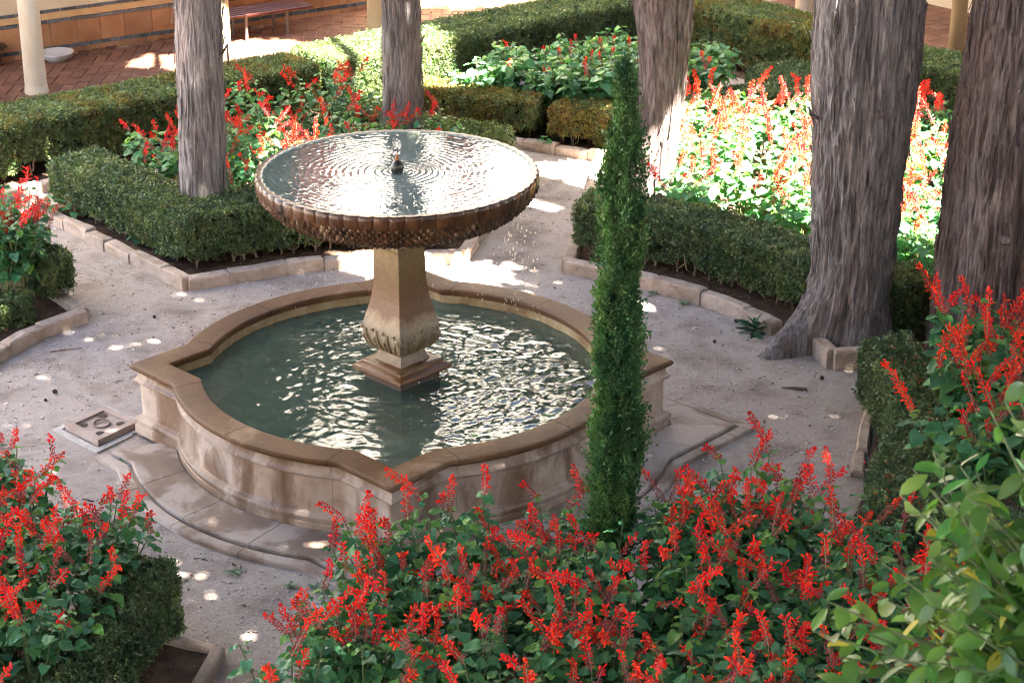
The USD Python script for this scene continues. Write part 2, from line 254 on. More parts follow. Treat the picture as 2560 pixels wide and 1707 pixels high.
def bark(name, stops):
    mat(name, {'g': ('geometry', {}), 'm': ('mapping', {'scale': (1, 1, 0.11)}), 'n1': ('noise_texture', {'scale': 34, 'detail': 8, 'roughness': 0.7}), 'm2': ('mapping', {'scale': (1, 1, 0.25)}), 'n2': ('noise_texture', {'scale': 4, 'detail': 4}),
               'r1': ('rgb_ramp', {'ramp': stops}), 'r2': ('rgb_ramp', {'ramp': [(0.3, (0.72, 0.66, 0.62)), (0.5, (1, 1, 1)), (0.72, (1.22, 1.12, 1.05))]}), 'x': ('mix', {'mix_type': 'multiply', 'fac': 1.0}),
               'm3': ('mapping', {'scale': (1, 1, 0.1)}), 'n3': ('noise_texture', {'scale': 75, 'detail': 5, 'roughness': 0.6}), 'add': ('math', {'math_type': 'add'}), 'b': ('bump', {'strength': 1.0, 'distance': 0.035}), 'p': ('principled_bsdf', {'roughness': 0.9, 'specular_ior_level': 0.2})},
        [('g.position', 'm.vector'), ('m.vector', 'n1.vector'), ('n1.fac', 'r1.fac'), ('g.position', 'm2.vector'), ('m2.vector', 'n2.vector'), ('n2.fac', 'r2.fac'), ('r1.color', 'x.color1'), ('r2.color', 'x.color2'), ('x.color', 'p.base_color'),
         ('g.position', 'm3.vector'), ('m3.vector', 'n3.vector'), ('n3.fac', 'add.value1'), ('n1.fac', 'add.value2'), ('add.value', 'b.height'), ('b.normal', 'p.normal')])
bark('bark_grey', [(0.32, (0.09, 0.076, 0.074)), (0.5, (0.25, 0.222, 0.217)), (0.68, (0.43, 0.395, 0.385))])
bark('bark_brown', [(0.32, (0.065, 0.045, 0.041)), (0.5, (0.2, 0.155, 0.143)), (0.68, (0.37, 0.31, 0.288))])
leafmat('box_leaf', (0.08, 0.128, 0.042), (0.145, 0.188, 0.066), trans=0.25, rough=0.4, var=0.5, hue=0.03, spec=0.65)
leafmat('box_leaf_dark', (0.055, 0.1, 0.038), (0.105, 0.15, 0.056), trans=0.2, rough=0.4, var=0.5, hue=0.025, spec=0.65)
leafmat('box_leaf_olive', (0.13, 0.125, 0.03), (0.21, 0.165, 0.05), trans=0.28, rough=0.5, var=0.4, hue=0.04)
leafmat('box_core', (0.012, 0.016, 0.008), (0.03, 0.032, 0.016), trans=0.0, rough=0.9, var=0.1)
leafmat('cypress_leaf', (0.036, 0.11, 0.04), (0.09, 0.185, 0.055), trans=0.2, rough=0.5, var=0.35)
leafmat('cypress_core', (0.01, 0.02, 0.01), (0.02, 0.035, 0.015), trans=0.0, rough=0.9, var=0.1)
leafmat('tree_crown', (0.025, 0.05, 0.02), (0.05, 0.08, 0.03), trans=0.1, rough=0.6, var=0.3)
leafmat('sage_leaf', (0.05, 0.175, 0.07), (0.085, 0.225, 0.09), trans=0.3, rough=0.42, var=0.3, hue=0.02)
leafmat('sage_leaf_young', (0.1, 0.25, 0.05), (0.14, 0.3, 0.06), trans=0.35, rough=0.42, var=0.2, hue=0.02)
leafmat('sage_stem', (0.09, 0.13, 0.045), (0.15, 0.16, 0.07), trans=0.0, rough=0.6, var=0.15)
leafmat('sage_calyx', (0.6, 0.016, 0.012), (0.7, 0.026, 0.014), trans=0.3, rough=0.45, var=0.32, hue=0.006)
leafmat('sage_calyx_old', (0.27, 0.05, 0.05), (0.38, 0.09, 0.085), trans=0.2, rough=0.6, var=0.15, hue=0.01)
leafmat('sage_petal', (0.85, 0.035, 0.01), (0.9, 0.06, 0.014), trans=0.4, rough=0.5, var=0.1, hue=0.008)
leafmat('sage_spike_stem', (0.26, 0.13, 0.09), (0.34, 0.24, 0.15), trans=0.0, rough=0.6, var=0.15)
leafmat('orange_leaf', (0.055, 0.155, 0.035), (0.15, 0.275, 0.055), trans=0.35, rough=0.33, var=0.5, hue=0.035, spec=0.5)
leafmat('orange_leaf_yellow', (0.36, 0.36, 0.05), (0.5, 0.42, 0.06), trans=0.35, rough=0.4, var=0.2, hue=0.02)
leafmat('weed_leaf', (0.12, 0.19, 0.11), (0.17, 0.25, 0.15), trans=0.2, rough=0.55, var=0.25)
leafmat('dark_plant_leaf', (0.025, 0.075, 0.035), (0.045, 0.11, 0.05), trans=0.2, rough=0.4, var=0.2)
def water(name, tint, body, body_fac, bump_nodes, bump_links, height, strength, dist):
    n = {'g': ('geometry', {}), 'b': ('bump', {'strength': strength, 'distance': dist}), 'f': ('fresnel', {'IOR': 1.36}), 't': ('transparent_bsdf', {'color': tint}), 'd': ('diffuse_bsdf', {'color': body}), 'td': ('mix_closure', {'fac': body_fac}),
         'gl': ('glossy_bsdf', {'color': (1, 1, 1), 'roughness': 0.015}), 'x': ('mix_closure', {})}
    n.update(bump_nodes)
    mat(name, n, bump_links + [(height, 'b.height'), ('b.normal', 'f.normal') if False else ('b.normal', 'gl.normal'), ('t.BSDF', 'td.closure1'), ('d.BSDF', 'td.closure2'), ('td.closure', 'x.closure1'), ('gl.BSDF', 'x.closure2'), ('f.fac', 'x.fac')], surface='x.closure')
water('pool_water', (0.56, 0.67, 0.56), (0.11, 0.155, 0.115), 0.42,
      {'n': ('noise_texture', {'scale': 16, 'detail': 3, 'roughness': 0.55, 'distortion': 1.2})}, [('g.position', 'n.vector')], 'n.fac', 0.06, 0.03)
water('bowl_water', (0.9, 0.94, 0.89), (0.4, 0.46, 0.4), 0.16,
      {'n': ('noise_texture', {'scale': 14, 'detail': 2, 'distortion': 0.8})}, [('g.position', 'n.vector')], 'n.fac', 0.12, 0.02)
mat('splash', {'gl': ('glass_bsdf', {'color': (1, 1, 1), 'roughness': 0.0, 'IOR': 1.33})}, [], surface='gl.BSDF')

# ---------------------------------------------------------------- the setting: ground, bed soil, gallery floors
WORLD = '/World'
obj(WORLD, 'ground', flat(sg.box(-60, -60, 60, 60), 0.0), 'dirt', label='trodden pinkish earth and grit around the fountain and between the beds', cat='ground', kind='structure')
def poly(pts): return sg.Polygon([tuple(p[:2]) for p in pts])
R_PLAZA = 3.62
bed_a_outer = [(-2.11, 2.92)] + [tuple(p) for p in arc(3.66, 122, 87, 10)] + [(0.38, 3.67), (0.53, 4.35), (0.88, 6.25), (-0.95, 7.8), (-4.0, 5.1)]
bed_b_outer = [(-0.62, 8.0), (0.2, 7.5), (0.95, 7.15), (1.66, 6.76), (2.4, 6.5), (3.6, 7.4), (3.2, 9.4), (1.6, 10.0), (0.2, 9.0)]
bed_c_outer = [(1.35, 3.36)] + [tuple(p) for p in arc(3.66, 66, 30, 9)] + [(3.36, 1.6), (3.47, 1.17), (4.1, 1.2), (7.5, 2.6), (7.2, 6.0), (4.9, 8.0), (2.3, 7.0), (1.75, 6.2)]
bed_left_outer = [(-3.9, 0.9)] + [tuple(p) for p in arc(3.75, 163, 147, 5)] + [(-2.88, 2.22), (-3.06, 2.5), (-4.6, 4.2), (-7, 3.6), (-6.6, 1.6)]
bed_frontleft_outer = [(-3.5, -0.8)] + [tuple(p) for p in arc(3.28, 200, 250, 9)] + [(-0.94, -3.12), (-1.2, -4.2), (-1.7, -6.4), (-5.5, -6.4), (-6.5, -1.6)]
bed_centre_outer = [(-0.1, -3.25)] + [tuple(p) for p in arc(3.28, 270, 308, 8)] + [(2.6, -2.6), (3.2, -3.1), (4.0, -4.4), (3.9, -6.8), (-0.9, -6.8), (-0.5, -4.6)]
bed_right_outer = [(3.64, 0.5), (3.56, 0.1), (3.48, -0.3)] + [tuple(p) for p in arc(3.45, -8, -27, 5)] + [(3.14, -1.95), (4.4, -3.3), (7.5, -3.0), (7.5, 1.6), (4.3, 0.9)]
for pts, z in ((bed_a_outer, 0.045), (bed_b_outer, 0.05), (bed_c_outer, 0.045), (bed_left_outer, 0.045), (bed_frontleft_outer, 0.04), (bed_centre_outer, 0.04), (bed_right_outer, 0.045)):
    obj(WORLD, 'bed_soil', flat(poly(pts).buffer(-0.06), z), 'soil', cat='soil', kind='structure', label='dark crumbly soil of a planting bed')
hedge_row_soil = poly([en(-3, 7.1), en(9.3, 7.1), en(9.3, 0.5), en(10.4, 0.5), en(10.4, 8.3), en(-3, 8.3)])
obj(WORLD, 'bed_soil', flat(hedge_row_soil, 0.008), 'soil', cat='soil', kind='structure', label='strip of soil under the back hedges beside the gallery')

# brick floor of the far gallery
FLOOR_Z = 0.05
floor_poly = poly([en(-3.5, 8.55), en(9.6, 8.55), en(9.6, 8.3), en(12.9, 8.3), en(12.9, 12.0), en(7, 12.0), en(-3.5, 13.4)]).intersection(poly([wen(-8, -0.01), wen(16, -0.01), wen(16, -9), wen(-8, -9)]))
gallery_floor = thing('gallery_floor', 'worn terracotta brick paving of the far gallery laid in herringbone', 'floor', kind='structure')
obj(gallery_floor, 'mortar_bed', prism(floor_poly, 0.012, FLOOR_Z - 0.012), 'mortar')
BW = 0.15
cells = []
inner = floor_poly.buffer(-0.02)
for i in range(-60, 70):
    for j in range(40, 115):
        c = (i - j) % 4
        if c == 0: b = (i, j, 2, 1)
        elif c == 3: b = (i, j, 1, 2)
        else: continue
        x, y = (b[0] + b[2] / 2) * BW, (b[1] + b[3] / 2) * BW
        if inner.contains(sg.Point(x, y)): cells.append((x, y, b[2] * BW - 0.012, b[3] * BW - 0.012))
rb = random.Random(4)
def seen(x, y, z=0.0):
    d = np.array([x, y, z]) - CAM
    fw = np.array([0, math.cos(PITCH), -math.sin(PITCH)]); up = np.array([0, math.sin(PITCH), math.cos(PITCH)])
    zc = d @ fw
    return abs(d[0] / zc) < 1280 / F_PX and -853 / F_PX < (d @ up) / zc < 853 / F_PX
def brick_mesh(x, y, sx, sy):
    return box(x, y, FLOOR_Z - 0.013, sx - rb.uniform(0, .006), sy - rb.uniform(0, .006), 0.02 + rb.uniform(-.003, .003), rb.uniform(-.015, .015), 0.003)
inview = [c for c in cells if seen(c[0], c[1]) and not (c[0] > 2.0 and c[1] < 12)]
inview.sort(key=lambda c: c[1])
rest = [c for c in cells if c not in set(inview[:300])]
for c in inview[:300]: obj(gallery_floor, 'brick', brick_mesh(*c), 'floor_brick')
obj(gallery_floor, 'brickwork', cat_m([brick_mesh(*c) for c in rest]), 'floor_brick', kind='stuff')
# floor of the right-hand gallery
rf = poly([en(11.2, -6), en(14, -6), en(14, 8.25), en(11.2, 8.25)])
right_floor = thing('side_gallery_floor', 'shaded terracotta paving of the side gallery behind the right-hand trunks', 'floor', kind='structure')
obj(right_floor, 'mortar_bed', prism(rf, 0.012, FLOOR_Z - 0.012), 'mortar')
rows = []
for a in range(0, 10):
    for b in range(20, 48):
        p = en(11.36 + a * 0.29, -6 + b * 0.29 + (a % 2) * 0.14)
        rows.append((p[0], p[1]))
for x, y in rows: obj(right_floor, 'brick', box(x, y, FLOOR_Z - 0.013, 0.28, 0.28, 0.022, A_EN, 0.003), 'floor_brick') if seen(x, y) else None

# ---------------------------------------------------------------- gallery back wall with dado
WN = 0.0
wall = thing('gallery_wall', 'cream plaster wall with orange dado and blue-grey tile bands', 'wall', kind='structure')
def wall_box(e0, e1, z0, z1, thick, n=WN, ch=0.0, jit=0):
    c = wen((e0 + e1) / 2, n - thick / 2 + 0.001)
    return box(c[0], c[1], z0, e1 - e0, thick, z1 - z0, W_ANG, ch)
obj(wall, 'wall_core', wall_box(-4, 13.0, 0, 3.85, 0.3, n=WN + 0.3), 'plaster_cream')
rw = random.Random(8)
def band(z0, z1, e0, e1):
    e = e0
    while e < e1:
        w = rw.uniform(0.12, 0.24); obj(wall, 'glazed_tile', wall_box(e, e + w - 0.012, z0 + rw.uniform(-.004, .004), z1, 0.014), 'glazed_tile'); e += w
EW0, EW1 = 0.0, 9.0
band(0.115, 0.16, EW0, EW1); band(0.465, 0.51, EW0, 7.0); band(0.60, 0.64, EW0, 7.0)
e = EW0
while e < EW1:
    w = rw.uniform(0.24, 0.4); obj(wall, 'dado_panel', wall_box(e, e + w - 0.006, 0.165, 0.46, 0.012), 'dado_orange'); e += w
e = EW0
while e < EW1:
    w = rw.uniform(0.3, 0.6); obj(wall, 'skirting_panel', wall_box(e, e + w - 0.008, 0.03, 0.11, 0.012), 'dado_orange'); e += w
obj(wall, 'ochre_band', wall_box(EW0, EW1, 0.515, 0.595, 0.01), 'dado_ochre')
# upper storey and arches of the far side (out of the frame; it lights and mirrors in the water)
def arcade(name, label, col_e, e0, e1, n, top, depth=0.34, along='e', mirror=None):
    shp = sg.box(e0, 2.35, e1, top)
    for a, b in zip(col_e[:-1], col_e[1:]):
        r = (b - a) / 2 - 0.16
        shp = shp.difference(sg.Point((a + b) / 2, 2.35).buffer(r, 24))
    wins = [((a + b) / 2, 5.2) for a, b in zip(col_e[:-1], col_e[1:])]
    for x, z in wins: shp = shp.difference(sg.box(x - 0.4, z, x + 0.4, z + 1.5))
    m = trimesh.creation.extrude_polygon(shp, depth, engine='earcut')
    v = np.array(m.vertices); a, z, d = v[:, 0], v[:, 1], v[:, 2]
    P = (np.outer(a, E_AX) + np.outer(n - depth / 2 + d, N_AX)) if along == 'e' else (np.outer(n - depth / 2 + d, E_AX) + np.outer(a, N_AX))
    f = np.array(m.faces)
    m2 = trimesh.Trimesh(np.column_stack([P, z]), f, process=False); trimesh.repair.fix_normals(m2)
    t = thing(name, label, 'building', kind='structure')
    obj(t, 'facade', m2, 'plaster_white')
    for x, z in wins:
        c = en(x, n + 0.02) if along == 'e' else en(n + 0.02, x)
        obj(t, 'shutter', box(c[0], c[1], z + 0.01, 0.78, 0.05, 1.48, A_EN if along == 'e' else A_EN + PI / 2), 'bench_wood')
    c = en((e0 + e1) / 2, n + 1.0) if along == 'e' else en(n + 1.0, (e0 + e1) / 2)
    obj(t, 'roof', box(c[0], c[1], top + 0.002, e1 - e0 + 0.5, 3.2, 0.3, A_EN if along == 'e' else A_EN + PI / 2, 0.06), 'roof_tile')
    c = en((e0 + e1) / 2, n + 1.0) if along == 'e' else en(n + 1.0, (e0 + e1) / 2)
    obj(t, 'gallery_ceiling', box(c[0], c[1], 3.9, e1 - e0 - 0.4, 1.6, 0.12, A_EN if along == 'e' else A_EN + PI / 2), 'plaster_cream')
    return t
COLS_E = [-2.85, -0.3, 2.25, 4.8, 7.3, 9.85, 12.2]
arcade('far_building', 'white two-storey building with arches over the far gallery', COLS_E, -4.2, 12.4, 10.25, 9.6)
COLS_N = [10.25, 6.9, 3.85, 0.8, -2.2, -5.2, -8.2][::-1]
arcade('side_building', 'white building with arches over the right-hand gallery', COLS_N, -8.6, 10.05, 12.2, 9.0, along='n')
c0 = en(14.2, 1.0)
obj(WORLD, 'side_gallery_wall', box(c0[0], c0[1], 0.0, 0.3, 22, 4.0, A_EN), 'plaster_cream', label='plain pale wall at the back of the right-hand gallery', cat='wall', kind='structure')
# wings behind and left of the camera: they keep the near beds in shade
def plain_wing(name, label, e0, e1, n0, n1, top):
    t = thing(name, label, 'building', kind='structure')
    p = poly([en(e0, n0), en(e1, n0), en(e1, n1), en(e0, n1)])
    obj(t, 'wall', prism(p, 0.0, top), 'plaster_white')
    obj(t, 'roof', prism(p.buffer(0.35, join_style=2), top + 0.002, top + 0.3), 'roof_tile')
plain_wing('near_building', 'tall white wing of the palace behind the camera', -12, 13, -14.5, -11.3, 12.5)
plain_wing('left_building', 'white wing closing the garden on the left', -15.0, -12.05, -14.5, 12, 9.0)

def column(e, n, label, material, r=0.12, group=None):
    p = en(e, n)
    t = thing('gallery_column', label, 'column', loc=(p[0], p[1], FLOOR_Z))
    obj(t, 'shaft', lathe([(r * 1.02, 0.10), (r, 0.3), (r * 0.97, 1.2), (r * 0.88, 2.0)], 28), material, smooth=40)
    obj(t, 'base', lathe([(0.0, 0.0), (r * 1.1, 0.0), (r * 1.1, 0.02), (r * 1.05, 0.09), (r, 0.105)], 28), material, smooth=40)
    obj(t, 'capital', cat_m([lathe([(r * 0.88, 2.0), (r, 2.02), (r, 2.05), (r * 0.9, 2.07), (r * 1.4, 2.2)], 28), box(0, 0, 2.2, 0.36, 0.36, 0.1, A_EN)]), material, smooth=30)
column(2.2, 10.24, 'thick cream column at far left beside the white basin', 'column_stone', 0.13)
column(4.87, 10.3, 'pale column half hidden behind the left trunk beside the red bench', 'column_ochre', 0.105)
column(7.22, 10.2, 'yellowish column just left of the second trunk above the sunlit hedge', 'column_ochre', 0.105)
column(9.85, 10.24, 'column whose foot shows over the long hedge at the top middle', 'column_stone', 0.115)
column(12.15, 6.9, 'pale column just left of the thick forked trunk at the top', 'column_stone', 0.115)
column(11.6, 3.86, 'brown stained column between the two thick right-hand trunks', 'column_brown', 0.1)
for e, n in ((-0.3, 10.25), (-2.85, 10.25), (12.2, 10.25)):
    column(e, n, 'stone column carrying the far arches', 'column_stone', 0.115, 'columns of the far arches')

# bench and basins in the gallery
bench = thing('garden_bench', 'long glossy dark red slatted bench against the far gallery wall', 'bench', loc=(*(wen(0, -0.3)), FLOOR_Z - 0.08), rot=(0, 0, math.degrees(W_ANG)))
BE0, BE1, BN = 4.85, 6.55, 0.0
for k in range(5): obj(bench, 'seat_slat', box((BE0 + BE1) / 2, BN - 0.10 - k * 0.095, 0.44 - 0.002 * k, BE1 - BE0, 0.08, 0.03, 0, 0.006), 'bench_wood')
for k in range(4): obj(bench, 'back_slat', box((BE0 + BE1) / 2, BN - 0.02 + 0.018 * k, 0.54 + k * 0.11, BE1 - BE0, 0.028, 0.085, 0, 0.006), 'bench_wood')
for x in (BE0 + 0.2, (BE0 + BE1) / 2 - .1, BE1 - 0.35):
    obj(bench, 'leg', cat_m([tube([(x, BN - 0.44, 0), (x + .02, BN - 0.40, 0.25), (x, BN - 0.46, 0.43)], 0.022, 8), tube([(x, BN - 0.03, 0), (x, BN - 0.03, 0.43)], 0.022, 8), box(x, BN - 0.25, 0.405, 0.04, 0.44, 0.03)]), 'iron', smooth=40)
basin = thing('white_basin', 'white glazed basin standing on the gallery floor by the dado', 'basin', loc=(-4.98, 10.76, FLOOR_Z), scale=0.68)
obj(basin, 'bowl', lathe([(0, 0.03), (0.14, 0.032), (0.25, 0.09), (0.305, 0.165), (0.325, 0.172), (0.33, 0.16), (0.27, 0.07), (0.19, 0.03), (0.18, 0.0), (0, 0.0)], 48), 'white_glaze', smooth=50)
pan = thing('dark_pan', 'dark round pan on a red stand at the left edge', 'pan', loc=(-5.78, 10.5, FLOOR_Z), scale=0.8)
obj(pan, 'pan_bowl', lathe([(0, 0.38), (0.2, 0.36), (0.3, 0.31), (0.31, 0.29), (0.28, 0.27), (0.1, 0.2), (0, 0.19)], 40), 'dark_glaze', smooth=40)
obj(pan, 'stand', cat_m([box(0, 0, 0.0, 0.36, 0.36, 0.07, A_EN, 0.008), box(0, 0, 0.07, 0.3, 0.3, 0.13, A_EN, 0.008)]), 'bench_wood')

# ---------------------------------------------------------------- kerbs
rk = np.random.default_rng(11)
def kerb(label, pts, w=0.12, h=0.115, L=0.44, z=0.0):
    t = thing('stone_kerb', label, 'kerb')
    pts = [np.asarray(p, float) for p in pts]
    line = sg.LineString([tuple(p) for p in pts])
    marks = [0.0]; acc = 0
    for a, b in zip(pts[:-1], pts[1:]):
        l = np.linalg.norm(b - a); marks.append(marks[-1] + l)
    # split at sharp corners, then evenly
    segs = []; start = 0
    for k in range(1, len(pts)):
        sharp = k == len(pts) - 1
        if not sharp:
            u = pts[k] - pts[k - 1]; v = pts[k + 1] - pts[k]
            sharp = abs(math.degrees(math.atan2(u[0] * v[1] - u[1] * v[0], u @ v))) > 30
        if sharp: segs.append((marks[start], marks[k])); start = k
    for s0, s1 in segs:
        n = max(1, round((s1 - s0) / L)); cuts = np.linspace(s0, s1, n + 1); cuts[1:-1] += rk.uniform(-.08, .08, n - 1)
        for a, b in zip(cuts[:-1], cuts[1:]):
            p, q = np.array(line.interpolate(a).coords[0]), np.array(line.interpolate(b).coords[0])
            d = q - p; l = np.linalg.norm(d)
            if l < 0.05: continue
            c = (p + q) / 2 + rk.normal(size=2) * 0.004
            hh = h + rk.uniform(-.016, .012)
            m = box(0, 0, 0, l - 0.008, w + rk.uniform(-.012, .012), hh, 0, 0.014)
            v = m[0]
            # wear: subdivide the long edges a little and wobble
            tm = trimesh.Trimesh(*cat_m([m]), process=True).subdivide()
            v = tm.vertices.copy(); v[:, :] += (meshkit.fbm(v * 7 + rk.uniform(0, 50), 3, 3)[:, None] - .5) * np.array([0.0, 0.022, 0.03]) * (v[:, 2:] > 0.01)
            ang = math.atan2(d[1], d[0]) + rk.normal() * 0.012
            cs, sn = math.cos(ang), math.sin(ang)
            v2 = np.column_stack([cs * v[:, 0] - sn * v[:, 1] + c[0], sn * v[:, 0] + cs * v[:, 1] + c[1], v[:, 2] + z])
            obj(t, 'kerb_stone', (v2, np.array(tm.faces)), 'kerb')
    return t
kerb('low stone kerb of the middle-left bed, cornering towards the fountain', [(-4.1, 5.22), (-2.11, 2.98)] + arc(3.62, 121, 86, 9) + [(0.36, 3.66), (0.53, 4.4), (0.88, 6.2)])
kerb('straight pale kerb behind the fountain below the two brownish hedges', [(-0.6, 7.95), (0.2, 7.55), (0.95, 7.2), (1.66, 6.83), (2.4, 6.5)])
kerb('curved kerb of the sunlit bed right of the cypress', [(1.75, 6.2), (1.48, 4.17), (1.34, 3.42)] + arc(3.66, 67.5, 32, 9), h=0.13)
kerb('short angled kerb around the foot of the thick forked tree', [(3.33, 1.72), (3.47, 1.22), (3.84, 1.27)], h=0.17, w=0.12)
kerb('kerb of the small bed at the left edge', [(-4.0, 0.8)] + arc(3.72, 164, 144, 6) + [(-2.9, 2.24), (-3.06, 2.46), (-3.4, 2.85)])
kerb('low worn kerb at the corner of the bottom left bed', [(-1.45, -2.97), (-1.19, -3.05), (-0.98, -3.14), (-1.06, -3.6), (-1.3, -4.6)], h=0.09, w=0.09)
kerb('mossy kerb beside the right-hand hedge', [(3.66, 0.45), (3.55, 0.1), (3.46, -0.3), (3.36, -0.75)], h=0.06, w=0.1)
kerb('kerb of the back hedge row at the far left', [en(-2.4, 6.98), en(0.2, 7.0), en(1.5, 7.02)], h=0.1)

# ---------------------------------------------------------------- fountain
TH = math.radians(1.015 + 45)
def outline(d, na=28, ns=10):
    """quatrefoil outline offset by d: (N,2) and a list of (start, end) for its 4 x [arc, corner]"""
    A, R = 1.4496 + d, 1.7131 + d
    phi = math.acos(A / R); pts = []; segs = []
    for k in range(4):
        c, s = math.cos(k * PI / 2 + TH), math.sin(k * PI / 2 + TH)
        loc = [(R * math.cos(t), R * math.sin(t)) for t in np.linspace(-phi, phi, na)]
        y0 = R * math.sin(phi)
        loc += [(A, y) for y in np.linspace(y0, A, ns)[1:]]
        loc += [(x, A) for x in np.linspace(A, y0, ns)[1:-1]]
        pts += [(c * x - s * y, s * x + c * y) for x, y in loc]
    return np.array(pts)
NA, NS = 28, 10
PER = NA + 2 * (NS - 1) - 1
def ring_piece(profile, i0, i1, shrink=0.0, closed_profile=True, jitter=None):
    """piece of the ring between outline indices i0..i1; profile: list of (d, z), closed loop, going outwards over the top"""
    outs = [outline(d) for d, z in profile]
    idx = [i % len(outs[0]) for i in range(i0, i1 + 1)]
    G = np.stack([np.column_stack([o[idx], np.full(len(idx), z)]) for o, (d, z) in zip(outs, profile)], 1)  # along, profile
    if shrink:
        for a, b in ((0, 1), (-1, -2)):
            t = G[b] - G[a]; l = np.linalg.norm(t, axis=1, keepdims=True); G[a] = G[a] + t / l * np.minimum(shrink, l * .4)
    na, npf = G.shape[:2]
    v = G.reshape(-1, 3)
    f = []
    for i in range(na - 1):
        for j in range(npf if closed_profile else npf - 1):
            j2 = (j + 1) % npf
            f.append((i * npf + j, i * npf + j2, (i + 1) * npf + j2, (i + 1) * npf + j))
    f = np.array(f); f = np.vstack([f[:, [0, 1, 2]], f[:, [0, 2, 3]]])
    if closed_profile:
        pv, pf = trimesh.creation.triangulate_polygon(sg.Polygon([(d, z) for d, z in profile]), engine='earcut')
        # vertex order of earcut follows the ring
        key = {(round(d, 5), round(z, 5)): k for k, (d, z) in enumerate(profile)}
        pf = np.array([[key[(round(pv[k][0], 5), round(pv[k][1], 5))] for k in t] for t in pf])
        f = np.vstack([f, pf, pf[:, ::-1] + (na - 1) * npf])
    m = trimesh.Trimesh(v, f, process=False); trimesh.repair.fix_normals(m)
    return m
fountain = thing('fountain', 'large stone fountain with four-cornered lobed pool, baluster and scalloped basin', 'fountain')
coping_prof = [(-0.213, 0.545), (-0.216, 0.585), (-0.208, 0.597), (-0.19, 0.602), (-0.12, 0.603), (-0.03, 0.602), (-0.008, 0.596), (0.0, 0.583), (-0.001, 0.566), (-0.01, 0.553), (-0.03, 0.545)]
wall_prof = [(-0.19, 0.10), (-0.19, 0.5425), (-0.036, 0.5425), (-0.04, 0.53), (-0.039, 0.505), (-0.03, 0.488), (-0.016, 0.478), (-0.012, 0.466), (-0.02, 0.454), (-0.04, 0.448), (-0.047, 0.44), (-0.05, 0.42), (-0.05, 0.20), (-0.046, 0.178), (-0.03, 0.17), (-0.014, 0.165), (-0.002, 0.148), (-0.002, 0.13), (-0.012, 0.115), (-0.014, 0.105), (-0.004, 0.1), (-0.002, 0.03), (-0.19, 0.03)]
pieces = []
for k in range(4):
    s = k * PER
    pieces += [(s, s + 13), (s + 13, s + NA - 2), (s + NA - 2, s + PER + 1)]
cuts = []
for k in range(4):
    s = k * PER
    cuts += [s + 1, s + 14, s + NA - 2]
for a, b in zip(cuts, cuts[1:] + [cuts[0] + 4 * PER]):
    obj(fountain, 'coping_stone', ring_piece(coping_prof, a, b, 0.0025), 'coping_stone', smooth=35)
    obj(fountain, 'wall_block', ring_piece(wall_prof, a, b, 0.0015), 'pool_stone', smooth=35)
inn = outline(-0.188)
lin = np.vstack([np.column_stack([outline(-0.1885), np.full(len(inn), 0.10)]), np.column_stack([outline(-0.1885), np.full(len(inn), 0.544)])])
o1 = outline(-0.214)
ii = np.arange(len(inn)); jj = (ii + 1) % len(inn)
lining = np.vstack([np.column_stack([o1, np.full(len(o1), 0.11)]), np.column_stack([o1, np.full(len(o1), 0.5445)])])
N_ = len(o1)
obj(fountain, 'inner_lining', (lining, np.stack([jj, ii, ii + N_, jj + N_], 1)), 'pool_inside', smooth=35)
obj(fountain, 'pool_floor', flat(sg.Polygon(outline(-0.2)), 0.115), 'pool_bottom')
# paving apron of slabs around the pool
slab_prof = [(0.006, 0.0), (0.006, 0.062), (0.03, 0.066), (0.335, 0.058), (0.345, 0.05), (0.345, 0.0)]
rim_prof = [(0.372, 0.0), (0.372, 0.036), (0.38, 0.041), (0.45, 0.036), (0.458, 0.026), (0.458, 0.0)]
apron = thing('paving_apron', 'ring of damp stone slabs with a gutter around the foot of the fountain', 'paving', kind='structure')
rs = random.Random(3)
scuts = []
for k in range(4):
    s = k * PER
    scuts += [s + 5, s + 13, s + 21, s + NA - 1 + 3, s + NA - 1 + 9, s + NA - 1 + 15]
for q, (a, b) in enumerate(zip(scuts, scuts[1:] + [scuts[0] + 4 * PER])):
    ctr = outline(0.15)[((a + b) // 2) % (4 * PER)]; ca = math.degrees(math.atan2(ctr[1], ctr[0])) % 360
    if 150 < ca < 194: continue
    obj(apron, 'paving_slab', ring_piece(slab_prof, a, b, 0.003), 'slab_stone', smooth=30)
    obj(apron, 'edging_stone', ring_piece(rim_prof, a, b, 0.003), 'slab_stone', smooth=30)
o_a, o_b = outline(0.34), outline(0.378)
obj(apron, 'gutter', (np.vstack([np.column_stack([o_a, np.full(N_, 0.024)]), np.column_stack([o_b, np.full(N_, 0.024)])]), np.stack([ii, ii + N_, jj + N_, jj], 1)[(lambda a_: (a_ < 148) | (a_ > 195))(np.degrees(np.arctan2(o_a[:, 1], o_a[:, 0])) % 360)]), 'wet_stone')
